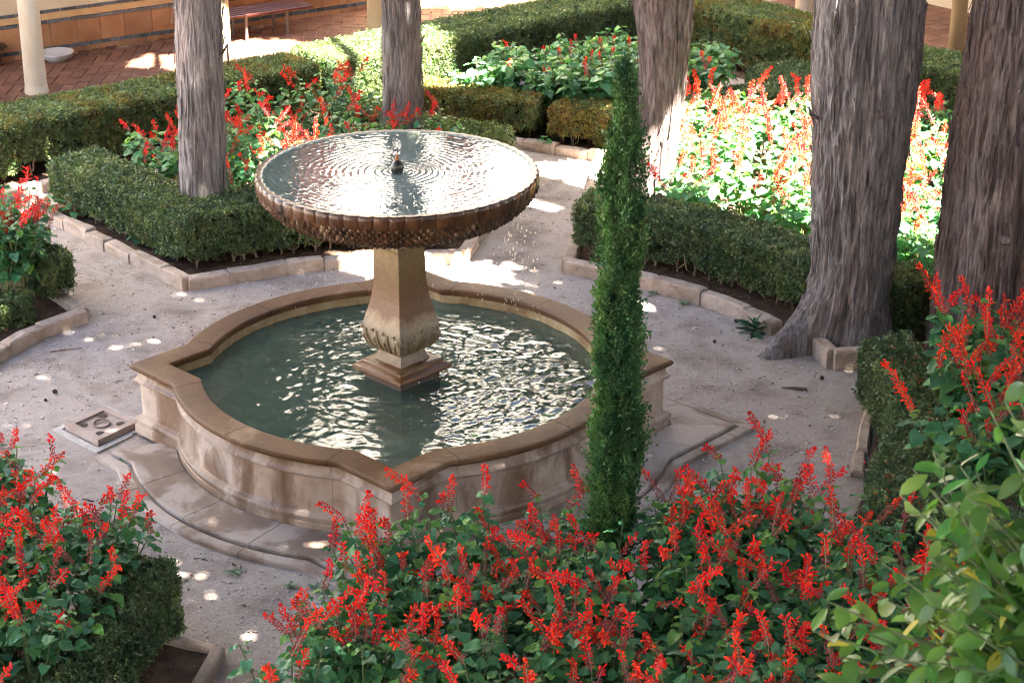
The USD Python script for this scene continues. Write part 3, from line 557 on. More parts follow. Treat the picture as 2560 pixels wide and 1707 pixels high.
# pedestal
def square_loft(prof, n=4, rot=TH, sub=6, bulge=0.0):
    """prof: (half side, z). square sections"""
    rings = []
    base = []
    for k in range(4):
        a = np.array([1, -1]) if k == 0 else np.array([1, 1]) if k == 1 else np.array([-1, 1]) if k == 2 else np.array([-1, -1])
        b = np.array([1, 1]) if k == 0 else np.array([-1, 1]) if k == 1 else np.array([-1, -1]) if k == 2 else np.array([1, -1])
        for t in np.arange(sub) / sub: base.append(a * (1 - t) + b * t)
    base = np.array(base, float); c, s = math.cos(rot), math.sin(rot)
    base = np.column_stack([c * base[:, 0] - s * base[:, 1], s * base[:, 0] + c * base[:, 1]])
    V = np.stack([np.column_stack([base * h, np.full(len(base), z)]) for h, z in prof], 1)
    n_, m_ = V.shape[:2]; v = V.reshape(-1, 3); f = grid_faces(n_, m_, wrap_u=True)
    f = np.vstack([f[:, [0, 1, 2]], f[:, [0, 2, 3]]])
    top = [i * m_ + m_ - 1 for i in range(n_)]; bot = [i * m_ for i in range(n_)]
    f = np.vstack([f, [(top[0], top[i], top[i + 1]) for i in range(1, n_ - 1)], [(bot[0], bot[i + 1], bot[i]) for i in range(1, n_ - 1)]])
    return v, f
obj(fountain, 'footing', square_loft([(0.2, 0.1), (0.2, 0.54)]), 'wet_stone')
obj(fountain, 'plinth', square_loft([(0.235, 0.535), (0.26, 0.548), (0.268, 0.565), (0.262, 0.585), (0.24, 0.598), (0.222, 0.604), (0.218, 0.622), (0.205, 0.632), (0.19, 0.634)]), 'pedestal_stone', smooth=30)
shaft = [(0.15, 0.63), (0.142, 0.65), (0.128, 0.68), (0.122, 0.705), (0.126, 0.712), (0.15, 0.735), (0.175, 0.77), (0.195, 0.815), (0.204, 0.86), (0.203, 0.9), (0.196, 0.945), (0.183, 1.0), (0.168, 1.06), (0.155, 1.12), (0.145, 1.19), (0.138, 1.28), (0.134, 1.4), (0.132, 1.5), (0.134, 1.53), (0.15, 1.545), (0.155, 1.56), (0.148, 1.575), (0.138, 1.585), (0.145, 1.64), (0.19, 1.74), (0.24, 1.77)]
obj(fountain, 'baluster', square_loft(shaft), 'pedestal_stone', smooth=30)
# carved leaf tongues on the belly of the baluster
bz = np.array([z for h, z in shaft]); bh = np.array([h for h, z in shaft])
def on_face(k, u, z, out):
    h = np.interp(z, bz[4:], bh[4:]); a = k * PI / 2 + TH
    x, y = h + out, u * h
    return np.array([math.cos(a) * x - math.sin(a) * y, math.sin(a) * x + math.cos(a) * y, z])
for k in range(4):
    for u in np.linspace(-0.86, 0.86, 4):
        parts = []
        for du, z0, z1, wd in ((-0.17, 0.73, 0.85, 0.011), (0.05, 0.73, 0.895, 0.013), (-0.06, 0.83, 0.853, 0.02)):
            zs = np.linspace(z0, z1, 7)
            pts = [on_face(k, u + du, z, 0.004) for z in zs]
            parts.append(tube(pts, [wd * 0.7] + [wd] * 5 + [wd * 0.6], 6))
        parts.append(tube([on_face(k, u - 0.17, 0.885, 0.0), on_face(k, u - 0.17, 0.91, 0.01)], [0.015, 0.012], 6))
        obj(fountain, 'carved_tongue', cat_m(parts), 'pedestal_stone', smooth=40)
# bowl
NL, NT = 60, 720
th = np.arange(NT) * 2 * PI / NT
lob = np.sqrt(np.abs(np.sin(NL / 2 * th)))
def bowl_shell(prof):
    V = np.stack([np.column_stack([(r + a * lob) * np.cos(th), (r + a * lob) * np.sin(th), np.full(NT, z) + b * lob]) for r, z, a, b in prof], 1)
    return V.reshape(-1, 3), grid_faces(NT, len(prof), wrap_u=True)
ZR = 2.109
outer = [(0.24, 1.705, 0, 0), (0.45, 1.722, .002, 0), (0.62, 1.752, .006, 0), (0.74, 1.79, .01, 0), (0.84, 1.835, .013, 0), (0.91, 1.885, .015, 0), (0.965, 1.94, .011, 0), (0.992, 1.985, .011, 0), (1.006, 2.005, .011, 0), (1.012, 2.03, .012, 0), (1.015, 2.075, .013, 0), (1.013, 2.098, .013, 0), (1.004, 2.108, .012, .001), (0.975, 2.111, .012, 0), (0.962, 2.108, .012, 0)]
v, f = bowl_shell(outer)
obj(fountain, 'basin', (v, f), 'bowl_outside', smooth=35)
innr = [(0.962, 2.108, .012, 0), (0.955, 2.095, .013, 0), (0.93, 2.05, .014, 0), (0.86, 1.985, .012, 0), (0.74, 1.93, .01, 0), (0.55, 1.885, .006, 0), (0.3, 1.86, .002, 0), (0.02, 1.855, 0, 0)]
v, f = bowl_shell(innr)
obj(fountain, 'basin_interior', (v, f), 'bowl_inside', smooth=35)
# carved scales under the rim
pr = np.array([r for r, z, a, b in outer]); pz = np.array([z for r, z, a, b in outer])
scales = []
for row in range(8):
    s = row / 7.0
    z = 2.0 - 0.03 * row * (1 - 0.02 * row) * 1.05
    z = max(z, 1.79)
    r = np.interp(z, pz[:11], pr[:11]); drdz = (np.interp(z + .01, pz[:11], pr[:11]) - np.interp(z - .01, pz[:11], pr[:11])) / .02
    tdir = np.array([drdz, 1.0]); tdir /= np.linalg.norm(tdir); nd = np.array([tdir[1], -tdir[0]])
    for k in range(120):
        a = (k + (row % 2) * 0.5) * 2 * PI / 120
        hl, hw = 0.025, 0.022 * r
        l_ = math.sqrt(abs(math.sin(NL / 2 * a)))
        c = np.array([(r + 0.011 * l_) * math.cos(a), (r + 0.011 * l_) * math.sin(a), z])
        er = np.array([math.cos(a), math.sin(a), 0]); et = np.array([-math.sin(a), math.cos(a), 0])
        up = er * tdir[0] + np.array([0, 0, 1]) * tdir[1]; out = er * nd[0] + np.array([0, 0, 1]) * nd[1]
        P = [c + up * hl + out * 0.004, c + et * hw * .9 + up * .004 + out * .002, c - up * hl * .7 + out * 0.002, c - et * hw * .9 + up * .004 + out * .002, c + out * 0.017 - up * 0.004]
        scales.append((np.array(P), np.array([(0, 4, 1), (1, 4, 2), (2, 4, 3), (3, 4, 0)])[:, ::-1]))
sv, sf = cat_m(scales)
obj(fountain, 'scale_relief', (sv, sf), 'bowl_scales', kind='stuff')
obj(fountain, 'finial', lathe([(0, 2.07), (0.03, 2.08), (0.045, 2.105), (0.05, 2.13), (0.046, 2.155), (0.03, 2.178), (0.016, 2.188), (0, 2.19)], 28), 'bronze', smooth=60)
obj(fountain, 'nozzle', lathe([(0.014, 2.185), (0.0135, 2.225), (0.017, 2.23), (0.017, 2.236), (0, 2.237)], 16), 'copper', smooth=30)
# water
rw_ = np.random.default_rng(5)
def ripple_disc(radius, nr, nt, z, fn):
    r = np.linspace(0.001, radius, nr); t = np.arange(nt) * 2 * PI / nt
    R, T = np.meshgrid(r, t, indexing='ij'); X, Y = R * np.cos(T), R * np.sin(T)
    Z = z + fn(X, Y, R, T)
    i, j = np.meshgrid(np.arange(nr - 1), np.arange(nt), indexing='ij'); i, j = i.ravel(), j.ravel(); j2 = (j + 1) % nt
    return np.column_stack([X.ravel(), Y.ravel(), Z.ravel()]), np.stack([i * nt + j, (i + 1) * nt + j, (i + 1) * nt + j2, i * nt + j2], 1)
def bowl_fn(X, Y, R, T):
    w = meshkit.fbm(np.stack([X * 5, Y * 5, 0 * X], -1), 3, 3) - .5
    w2 = meshkit.fbm(np.stack([X * 2.2, Y * 2.2, 0 * X + 4], -1), 2, 9) - .5
    amp = (0.0005 * np.exp(-((R - 0.2) / 0.22) ** 2) + 0.00016) * (0.35 + 1.3 * (meshkit.fbm(np.stack([np.cos(T) * 2.5, np.sin(T) * 2.5, R * 3], -1), 2, 15)))
    return amp * np.sin(2 * PI * R / 0.05 + 5.0 * w + 6 * w2) * (0.55 + 1.2 * (w2 + .5)) + 0.0010 * w * np.clip(1.2 - R, 0, 1)
obj(WORLD, 'basin_water', ripple_disc(0.972, 260, 400, 2.1, bowl_fn), 'bowl_water', smooth=True, label='clear rippling water filling the raised scalloped basin', cat='water', kind='structure')
def pool_water_mesh():
    o = outline(-0.205); rmax = np.hypot(o[:, 0], o[:, 1]); ang = np.unwrap(np.arctan2(o[:, 1], o[:, 0]))
    nt, nr = 560, 220
    order = np.argsort(np.mod(ang, 2 * PI)); A = np.mod(ang, 2 * PI)[order]; RM = rmax[order]
    t = np.sort(np.concatenate([np.arange(nt - 8) * 2 * PI / (nt - 8), [0, 0, 0, 0], [0, 0, 0, 0]]))[:nt - 8]; nt = len(t)
    rm = np.interp(t, np.concatenate([A - 2 * PI, A, A + 2 * PI]), np.concatenate([RM, RM, RM]))
    s = np.linspace(0.02, 1, nr); R = s[:, None] * rm[None]; X, Y = R * np.cos(t), R * np.sin(t)
    P = np.stack([X, Y, 0 * X], -1)
    def rn(fx, a, sd):
        c, q = math.cos(a), math.sin(a)
        return meshkit.noise(np.stack([(c * X - q * Y) * fx, (q * X + c * Y) * fx * .7, 0 * X + sd * 3.7], -1), sd) - .5
    w = rn(7, .4, 1) * 1.2 + rn(11, 1.3, 2) * 1.15 + rn(17, 2.2, 3) * .95 + rn(27, .9, 4) * .55
    calm = 0.62 + 0.5 * np.clip((X * 0.45 + Y * 0.25 + 0.7), 0, 1.2)
    ringw = np.sin(2 * PI * R / 0.1 + 7 * meshkit.fbm(P * 4, 2, 8)) * np.exp(-((R - .8) / .45) ** 2)
    Z = 0.48 + 0.0055 * w * calm + 0.0011 * ringw * calm
    i, j = np.meshgrid(np.arange(nr - 1), np.arange(nt), indexing='ij'); i, j = i.ravel(), j.ravel(); j2 = (j + 1) % nt
    return np.column_stack([X.ravel(), Y.ravel(), Z.ravel()]), np.stack([i * nt + j, (i + 1) * nt + j, (i + 1) * nt + j2, i * nt + j2], 1)
obj(WORLD, 'pool_water', pool_water_mesh(), 'pool_water', smooth=True, label='green rippling water in the four-cornered lobed pool', cat='water', kind='structure')
jet = []
for k in range(26):
    s = trimesh.creation.icosphere(1, 1.0); r = rw_.uniform(0.005, 0.014); q = rw_.normal(size=3) * np.array([0.014, 0.014, 0.0]); q[2] = 2.245 + rw_.uniform(0, 0.075)
    jet.append((s.vertices * np.array([r, r, r * 1.6]) + q, s.faces))
obj(WORLD, 'water_jet', cat_m(jet), 'splash', smooth=True, label='small bubbling jet of water above the dark ball finial', cat='water jet')
drops = []
def drop(p, r, l):
    s = trimesh.creation.icosphere(0, 1.0); drops.append((s.vertices * np.array([r, r, l]) + p, s.faces))
for k in range(300):
    a = rw_.choice([rw_.normal(-0.15, .22), rw_.normal(0.35, .12), rw_.normal(-1.1, .4), rw_.uniform(-2.6, -.5)], p=[.45, .25, .17, .13]); r = rw_.uniform(0.78, 1.04)
    drop(np.array([r * math.cos(a), r * math.sin(a), rw_.uniform(0.52, 1.78)]), rw_.uniform(.002, .0042), rw_.uniform(.006, .017))
for k in range(160):
    a = rw_.normal(-1.3, .8); r = rw_.uniform(0.55, 1.15); drop(np.array([r * math.cos(a), r * math.sin(a), 0.485 + rw_.exponential(.035)]), rw_.uniform(.002, .005), rw_.uniform(.003, .008))
obj(WORLD, 'water_drops', cat_m(drops), 'splash', smooth=True, label='drops of water falling from the rim of the raised basin', cat='water drops', kind='stuff')

# drain cover at the left of the fountain
drain = thing('drain_cover', 'square sunken stone drain cover with an iron ring, left of the fountain', 'drain cover')
dc = [np.array(p) for p in ((-2.42, 0.36), (-2.62, 0.03), (-2.30, -0.27), (-2.08, 0.08))]
dc = [np.array((-2.36, 0.37)), np.array((-2.60, 0.05)), np.array((-2.29, -0.24)), np.array((-2.04, 0.1))]
dp = poly(dc)
plate = prism(dp, 0.0, 0.05)
rim = dp.difference(dp.buffer(-0.055, join_style=2))
obj(drain, 'slab', prism(dp, 0.003, 0.04), 'drain_stone')
obj(drain, 'slab_rim', prism(rim, 0.0405, 0.058), 'drain_stone')
dcent = np.mean(dc, 0)
for k, p in enumerate(dc):
    q = dcent + (p - dcent) * 0.5; obj(drain, 'hole', lathe([(0, 0.0445), (0.03, 0.0448), (0.036, 0.0415)], 16), 'cone_brown'); 
    hp = stage.GetPrimAtPath(drain.GetPath().AppendChild('hole' if k == 0 else f'hole_{k:03d}')); UsdGeom.Xformable(hp).AddTranslateOp().Set(Gf.Vec3d(float(q[0]), float(q[1]), 0))
ringpts = [(dcent[0] + 0.062 * math.cos(a), dcent[1] + 0.062 * math.sin(a), 0.05 + 0.006 * math.sin(a)) for a in np.linspace(0, 2 * PI, 28)]
obj(drain, 'iron_ring', tube(ringpts, 0.008, 8, caps=False), 'iron', smooth=40)
frame = dp.buffer(0.075, join_style=2).difference(dp.buffer(0.022, join_style=2)).difference(sg.Polygon(outline(0.02)))
obj(drain, 'cement_frame', prism(frame, 0.0, 0.014), 'cement')

# ---------------------------------------------------------------- trees
def trunk_mesh(axis, radii, nth=220, nz=240, ridge=0.03, seed=0, flare=None, twist=0.15, lobes=None):
    """axis: list of points bottom to top, radii alike"""
    axis = np.asarray(axis, float); radii = np.asarray(radii, float)
    s = np.linspace(0, 1, nz); k = (axis[:, 2] - axis[0, 2]) / (axis[-1, 2] - axis[0, 2])
    s = np.concatenate([np.linspace(0, .4, int(nz * .8)), np.linspace(.4, 1, nz - int(nz * .8) + 1)[1:]]); nz = len(s)
    C = np.column_stack([np.interp(s, k, axis[:, j]) for j in range(3)]); Rr = np.interp(s, k, radii)
    t = np.arange(nth) * 2 * PI / nth
    T, S = np.meshgrid(t, s, indexing='ij'); Z = np.interp(S, s, C[:, 2]); R0 = np.interp(S, s, Rr)
    tw = T + twist * Z * 0.3
    def nz_(fr, fz, sd, oct=3): return meshkit.fbm(np.stack([np.cos(tw) * R0.mean() * fr, np.sin(tw) * R0.mean() * fr, Z * fz], -1), oct, sd + seed)
    big = nz_(4, 0.5, 1, 2) - .5
    tw = tw + 0.05 * (meshkit.noise(np.stack([np.cos(T) * 3, np.sin(T) * 3, Z * 2.5], -1), seed + 8) - .5) / np.maximum(R0, .2) * .6
    n1 = 1 - np.abs(nz_(15, 1.7, 2) - .5) * 4
    n2 = 1 - np.abs(nz_(33, 3.2, 3, 2) - .5) * 5
    n3 = nz_(70, 9.0, 4, 2) - .5
    R = R0 * (1 + 0.14 * big) + ridge * (0.6 * n1 + 0.4 * n2 - 0.4) + ridge * 0.5 * n3
    if lobes:
        for ang, amp, wid, z0, z1 in lobes:
            d = np.angle(np.exp(1j * (T - ang))); w = np.clip((Z - z0) / max(z1 - z0, 1e-6), 0, 1) if z1 > z0 else np.clip((z0 - Z) / (z0 - z1), 0, 1)
            R = R + amp * np.exp(-(d / wid) ** 2) * w ** 1.6
    X = np.interp(S, s, C[:, 0]) + R * np.cos(T); Y = np.interp(S, s, C[:, 1]) + R * np.sin(T)
    v = np.stack([X, Y, Z], -1).reshape(-1, 3)
    return v, grid_faces(nth, nz, wrap_u=True)
def branches(parent, top, rng, n=5, r=0.12, material='bark_grey'):
    for k in range(n):
        a = rng.uniform(0, 2 * PI); l = rng.uniform(1.2, 2.4); z = rng.uniform(-3.2, -0.3)
        p0 = np.array(top) + [0, 0, z]
        pts = [p0 + np.array([math.cos(a) * l * t, math.sin(a) * l * t, l * 0.55 * t ** 1.3]) for t in np.linspace(0, 1, 6)]
        obj(parent, 'limb', tube(pts, np.linspace(r, 0.03, 6), 8), material, smooth=40)
rt = np.random.default_rng(21)
TREES = {}
def tree(key, label, axis, radii, material, **kw):
    t = thing('cypress_tree', label, 'tree')
    tm = trunk_mesh(axis, radii, **kw)
    obj(t, 'trunk', tm, material, smooth=60)
    nth_ = kw.get('nth', 220); G = tm[0].reshape(nth_, -1, 3); nzz = G.shape[1]; strips = []
    for _ in range(int(260 * (nth_ / 300))):
        i = rt.integers(0, nth_); j = rt.integers(2, int(nzz * .82)); ln = rt.integers(6, 26); j1 = min(j + ln, nzz - 1)
        k = np.linspace(j, j1, 6).astype(int); w = max(1, int(rt.integers(1, 3))); cen = G[:, k].mean(0)
        A, B = G[i, k], G[(i + w) % nth_, k]
        d = (A + B) / 2 - cen; d[:, 2] = 0; d /= np.linalg.norm(d, axis=1, keepdims=True) + 1e-9
        off = 0.004 + rt.uniform(.004, .014) + np.abs(np.linspace(-1, 1, 6)) ** 3 * rt.uniform(0, .025, 2)[[0, 0, 0, 1, 1, 1]]
        sh = rt.normal() * .012 * np.linspace(-1, 1, 6)[:, None] * np.column_stack([-d[:, 1], d[:, 0], 0 * d[:, 0]])
        A, B = A + d * off[:, None] + sh, B + d * off[:, None] + sh
        th_ = d * 0.006
        v = np.stack([A, B, B - th_, A - th_], 1).reshape(-1, 3); f = [(a * 4 + b, a * 4 + (b + 1) % 4, a * 4 + 4 + (b + 1) % 4, a * 4 + 4 + b) for a in range(5) for b in range(4)] + [(3, 2, 1, 0), (20, 21, 22, 23)]
        strips.append((v, np.array(f)))
    obj(t, 'peeling_bark', cat_m(strips), material, kind='stuff')
    branches(t, axis[-1], rt, material=material)
    TREES[key] = (t, np.array(axis[-1]))
    return t
tree('T1', 'grey cypress trunk standing in the left flower bed behind the hedge corner', [(-2.115, 4.1, 0), (-2.1, 4.1, 0.5), (-2.067, 4.1, 1.5), (-2.036, 4.1, 2.4), (-1.8, 4.1, 10)], [0.24, 0.222, 0.21, 0.205, 0.11], 'bark_grey', ridge=0.018, seed=3)
tree('T2', 'slim grey cypress trunk rising just behind the raised basin', [(-0.32, 6.0, 0), (-0.313, 6.0, 0.6), (-0.306, 6.0, 1.3), (-0.296, 6.0, 2.0), (-0.2, 6.0, 10)], [0.215, 0.203, 0.2, 0.204, 0.11], 'bark_grey', ridge=0.016, seed=11)
tree('T3', 'leaning cypress trunk behind the green column cypress, half in sun', [(2.15, 4.85, 0), (2.185, 4.85, 0.3), (2.266, 4.85, 1.16), (2.292, 4.85, 1.45), (2.28, 4.85, 1.8), (2.254, 4.85, 2.3), (2.3, 4.9, 10)], [0.26, 0.232, 0.222, 0.222, 0.248, 0.285, 0.12], 'bark_brown', ridge=0.016, seed=17)
tree('T4', 'thick forked cypress trunk with flared roots at the right of the path', [(3.6, 1.78, 0), (3.64, 1.78, 0.33), (3.675, 1.78, 0.72), (3.666, 1.78, 1.41), (3.667, 1.78, 1.86), (3.671, 1.78, 2.4), (3.665, 1.78, 2.93), (3.7, 1.9, 10.5)], [0.345, 0.33, 0.325, 0.345, 0.37, 0.412, 0.42, 0.2], 'bark_grey', ridge=0.046, seed=29, nth=340, nz=320,
     lobes=[(-2.7, 0.46, 0.26, 0.62, 0.0), (-1.2, 0.10, 0.35, 0.4, 0.0), (2.6, 0.15, 0.4, 0.5, 0.0), (-0.3, 0.14, 0.4, 0.5, 0.0), (-1.75, -0.10, 0.13, 0.9, 3.2), (-1.75, -0.05, 0.1, 2.6, 0.3)])
tree('T5', 'massive reddish cypress trunk at the right edge above the flowers', [(4.92, 1.5, 0), (4.9, 1.5, 0.2), (4.863, 1.5, 1.03), (4.845, 1.5, 1.76), (4.851, 1.5, 2.26), (4.869, 1.5, 3.0), (4.9, 1.5, 11)], [0.6, 0.57, 0.52, 0.49, 0.46, 0.43, 0.22], 'bark_brown', ridge=0.042, seed=41, nth=340, nz=320,
     lobes=[(-1.62, -0.26, 0.1, 14.0, -9.0), (-1.3, 0.05, 0.3, 3.5, 0.0)])

for key, pts, r in (('T4', [(3.32, 1.62, 2.0), (3.22, 1.6, 2.05), (3.2, 1.58, 2.12)], .018), ('T4', [(3.72, 1.42, 2.1), (3.73, 1.35, 2.13)], .05), ('T1', [(-1.84, 4.05, 1.9), (-1.78, 4.03, 2.0), (-1.78, 4.02, 1.8)], .016), ('T2', [(-0.12, 5.95, 1.5), (-0.06, 5.93, 1.6)], .014), ('T5', [(4.72, 1.02, 1.2), (4.72, .95, 1.22)], .05), ('T3', [(2.32, 4.62, 1.9), (2.33, 4.57, 1.93)], .03)):
    obj(TREES[key][0], 'branch_stub', tube(pts, np.linspace(r, r * .55, len(pts)), 8), 'bark_brown', smooth=50)

# ---------------------------------------------------------------- leaves
def sprig(rng, n, R, L, W, flat_=1.0):
    """clump of small folded leaves in a ball of radius R"""
    parts = []
    for k in range(n):
        d = rng.normal(size=3); d[2] *= flat_; d /= np.linalg.norm(d); c = d * R * rng.uniform(0.35, 1.0)
        u = d + rng.normal(size=3) * 0.6; u /= np.linalg.norm(u); w = np.cross(u, rng.normal(size=3)); w /= np.linalg.norm(w); nn = np.cross(u, w)
        l, b = L * rng.uniform(.7, 1.2), W * rng.uniform(.8, 1.15)
        parts.append((np.array([c - u * l / 2, c + w * b / 2 + nn * b * .15, c + u * l / 2, c - w * b / 2 + nn * b * .15]), np.array([(0, 1, 2), (0, 2, 3)])))
    return cat_m(parts)
rl = np.random.default_rng(77)
BOX = [sprig(rl, 20, 0.042, 0.025, 0.0155) for _ in range(4)]
def hedge_samples(p, z0, h, rng, dens, rnd=0.035, amp=0.035, base_rag=0.15):
    """points on a clipped hedge of plan polygon p"""
    p = sg.polygon.orient(p.buffer(-0.03, join_style=1).buffer(0.0))
    line = p.exterior; Lg = line.length
    nside = int(Lg * (h - z0) * dens)
    s = rng.uniform(0, Lg, nside); z = rng.uniform(z0, h, nside)
    pts = []
    for si, zi in zip(s, z):
        a = line.interpolate(si); b = line.interpolate((si + 0.01) % Lg)
        t = np.array([b.x - a.x, b.y - a.y]); t /= np.linalg.norm(t) + 1e-9; nrm = np.array([t[1], -t[0]])
        top = max(0, zi - (h - rnd)); ins = rnd - math.sqrt(max(rnd * rnd - top * top, 0))
        pts.append((a.x - nrm[0] * ins, a.y - nrm[1] * ins, zi, nrm[0], nrm[1], 0))
    x0, y0, x1, y1 = p.bounds; ntop = int((x1 - x0) * (y1 - y0) * dens)
    X = rng.uniform(x0, x1, ntop); Y = rng.uniform(y0, y1, ntop)
    ins = shapely.contains_xy(p.buffer(-rnd * 0.5), X, Y)
    pts = np.array(pts); tp = np.column_stack([X[ins], Y[ins], np.full(ins.sum(), h), np.zeros((ins.sum(), 2)), np.ones(ins.sum())])
    pts = np.vstack([pts, tp])
    P, N = pts[:, :3], pts[:, 3:]
    nz_ = meshkit.fbm(P * 2.6, 3, 5) - .5 + 0.6 * (meshkit.fbm(P * 9, 2, 7) - .5)
    P = P + N * (nz_ * 2 * amp)[:, None] + N * rng.uniform(-.02, .012, len(P))[:, None]
    low = P[:, 2] < z0 + base_rag
    keep = ~(low & (meshkit.noise(P * np.array([6, 6, 0.1]), 3) > (P[:, 2] - z0) / base_rag + 0.35))
    return P[keep], N[keep]
def hedge(label, pts, h, leaf='box_leaf', z0=0.2, dens=1500, stems=True, stem_gap=0.2, group=None, seed=0, size=1.0, amp=0.022, second=None, second_share=0.3):
    rng = np.random.default_rng(100 + seed)
    p = poly(pts) if not isinstance(pts, sg.Polygon) else pts
    t = thing('box_hedge', label, 'hedge', group)
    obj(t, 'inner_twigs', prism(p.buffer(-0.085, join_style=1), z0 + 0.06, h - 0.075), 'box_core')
    P, N = hedge_samples(p, z0, h, rng, dens, amp=amp)
    sc = rng.uniform(0.75, 1.25, len(P)) * size
    if second:
        w = meshkit.fbm(P * 3.0, 2, 31 + seed) + rng.normal(size=len(P)) * 0.12
        m2 = w > np.quantile(w, 1 - second_share)
        idx = rng.integers(0, 4, len(P)) + 4 * m2
        instancer(t, 'foliage', [(m, leaf) for m in BOX] + [(m, second) for m in BOX], P, random_quats(rng, len(P)), sc, idx=idx, kind='stuff')
    else:
        instancer(t, 'foliage', [(m, leaf) for m in BOX], P, random_quats(rng, len(P)), sc, rng=rng, kind='stuff')
    if stems:
        ring = p.buffer(-0.14, join_style=1).exterior
        n = max(2, int(ring.length / stem_gap)); k = 0
        for s in np.linspace(0, ring.length, n, endpoint=False):
            q = ring.interpolate(s + rng.uniform(-.06, .06)); x, y = q.x, q.y
            if not seen(x, y, 0.1) or rng.uniform() < .3: continue
            k += 1
            if k > 60: break
            dx, dy = rng.normal(size=2) * 0.03
            parts = [tube([(x, y, 0.0), (x + dx * .5, y + dy * .5, z0 * .6), (x + dx, y + dy, z0 + 0.14)], [0.013, 0.011, 0.008], 6)]
            for _ in range(rng.integers(1, 3)):
                ex, ey = rng.normal(size=2) * 0.07
                parts.append(tube([(x + dx * .4, y + dy * .4, z0 * .45), (x + ex * .7, y + ey * .7, z0 * .9), (x + ex, y + ey, z0 + 0.15)], [0.008, 0.007, 0.005], 5))
            obj(t, 'stem', cat_m(parts), 'hedge_stem', smooth=40)
    return t
def sector(r0, r1, a0, a1, n=10): return arc(r0, a0, a1, n) + arc(r1, a1, a0, n)
# middle-left bed
hedge('clipped dark green box hedge cornering behind the left of the pool, below the first trunk', [(-3.82, 5.02), (-2.17, 3.22)] + arc(3.86, 119, 87, 9) + [(0.3, 4.45)] + arc(4.5, 90, 112, 7) + [(-2.05, 4.0), (-3.4, 5.5)], 0.56, 'box_leaf_dark', z0=0.16, seed=1, second='box_leaf', second_share=0.4, stem_gap=0.16)
hedge('low bluish green hedge end showing just right of the second trunk behind the basin', [(0.78, 5.85), (0.86, 6.35), (-0.1, 6.85), (-0.85, 7.55), (-1.15, 7.25), (-0.3, 6.45), (0.3, 6.05), (0.05, 4.6), (0.42, 4.55), (0.62, 5.85)], 0.5, 'box_leaf', z0=0.12, seed=2)
# back row
hedge('long clipped hedge along the gallery at the far left, behind the first trunk', [en(-2.2, 7.45), en(4.35, 7.3), en(4.4, 8.1), en(-2.2, 8.35)], 0.62, 'box_leaf', z0=0.1, seed=3, second='box_leaf_olive', second_share=0.2)
hedge('long hedge along the back, glaring in the sun left of the second trunk', [en(4.46, 7.15), en(9.25, 7.1), en(9.3, 8.0), en(4.46, 8.15)], 0.66, 'box_leaf', z0=0.06, seed=4, second='box_leaf_dark', second_share=0.25)
hedge('tall shaded hedge before the right-hand gallery, between the third and forked trunks', [en(9.45, 7.6), en(9.4, 3.4), en(10.2, 3.4), en(10.3, 7.6)], 0.72, 'box_leaf', z0=0.08, seed=5, second='box_leaf_olive', second_share=0.35)
hedge('bushy hedge block before the brown column, between the two thick trunks', [en(9.3, 3.2), en(9.3, 0.8), en(10.1, 0.8), en(10.1, 3.2)], 0.72, 'box_leaf', z0=0.06, seed=6, amp=0.05)
# back middle bed
hedge('yellowing brown hedge behind the basin, left of the narrow gap', [(-0.45, 7.98), (0.3, 7.55), (1.08, 7.22), (1.2, 7.62), (0.45, 8.0), (-0.25, 8.42)], 0.5, 'box_leaf_olive', z0=0.17, seed=7, second='box_leaf', second_share=0.35)
hedge('yellowing brown hedge block right of the narrow gap, beside the third trunk', [(1.2, 7.17), (1.86, 6.88), (2.02, 7.35), (1.38, 7.6)], 0.48, 'box_leaf_olive', z0=0.12, seed=8, second='box_leaf', second_share=0.3)
hedge('low dark hedge behind the sunlit red flowers', [(2.55, 7.25), (3.4, 7.6), (4.3, 7.75), (5.2, 8.0), (5.0, 9.0), (4.2, 9.3), (3.6, 8.95), (3.5, 8.2), (2.5, 7.7)], 0.45, 'box_leaf_dark', z0=0.05, seed=9, stems=False)
# sunlit bed
hedge('curved clipped hedge in front of the sunlit flowers, right of the cypress', sector(3.93, 4.5, 69.5, 32, 12), 0.56, 'box_leaf_dark', z0=0.15, seed=10, second='box_leaf', second_share=0.45, stem_gap=0.17)
hedge('small rounded hedge block between the two thick trunks', [(3.85, 1.62), (4.4, 1.82), (4.36, 2.35), (3.9, 2.25)], 0.52, 'box_leaf', z0=0.06, seed=11, stems=False)
# right bed
hedge('low dark hedge bordering the right-hand flowers along the path', arc(3.6, 10, -24, 10) + [(3.16, -2.05), (4.3, -3.35), (4.75, -2.9), (3.75, -1.75)] + arc(4.08, -20, 12, 8), 0.5, 'box_leaf_dark', z0=0.03, seed=12, stems=False, second='box_leaf', second_share=0.3, dens=1700)
# near left
hedge('dark hedge end beside the path at the bottom left', [(-1.2, -2.95), (-1.34, -3.45), (-1.9, -5.4), (-2.25, -5.3), (-1.74, -3.5), (-1.62, -2.88)], 0.58, 'box_leaf_dark', z0=0.1, seed=13, dens=1900, second='box_leaf', second_share=0.35)
hedge('ragged little hedge by the flowers at the left edge', [(-3.4, 2.98), (-3.02, 2.6), (-3.2, 2.35), (-3.75, 2.9)], 0.5, 'box_leaf_dark', z0=0.12, seed=14, second='box_leaf', second_share=0.4)
hedge('low green tuft of hedge behind the kerb at the left edge', [(-3.5, 1.95), (-3.32, 2.0), (-3.3, 2.25), (-3.9, 2.3), (-4.2, 1.5), (-3.75, 1.4)], 0.27, 'box_leaf', z0=0.03, seed=15, stems=False)

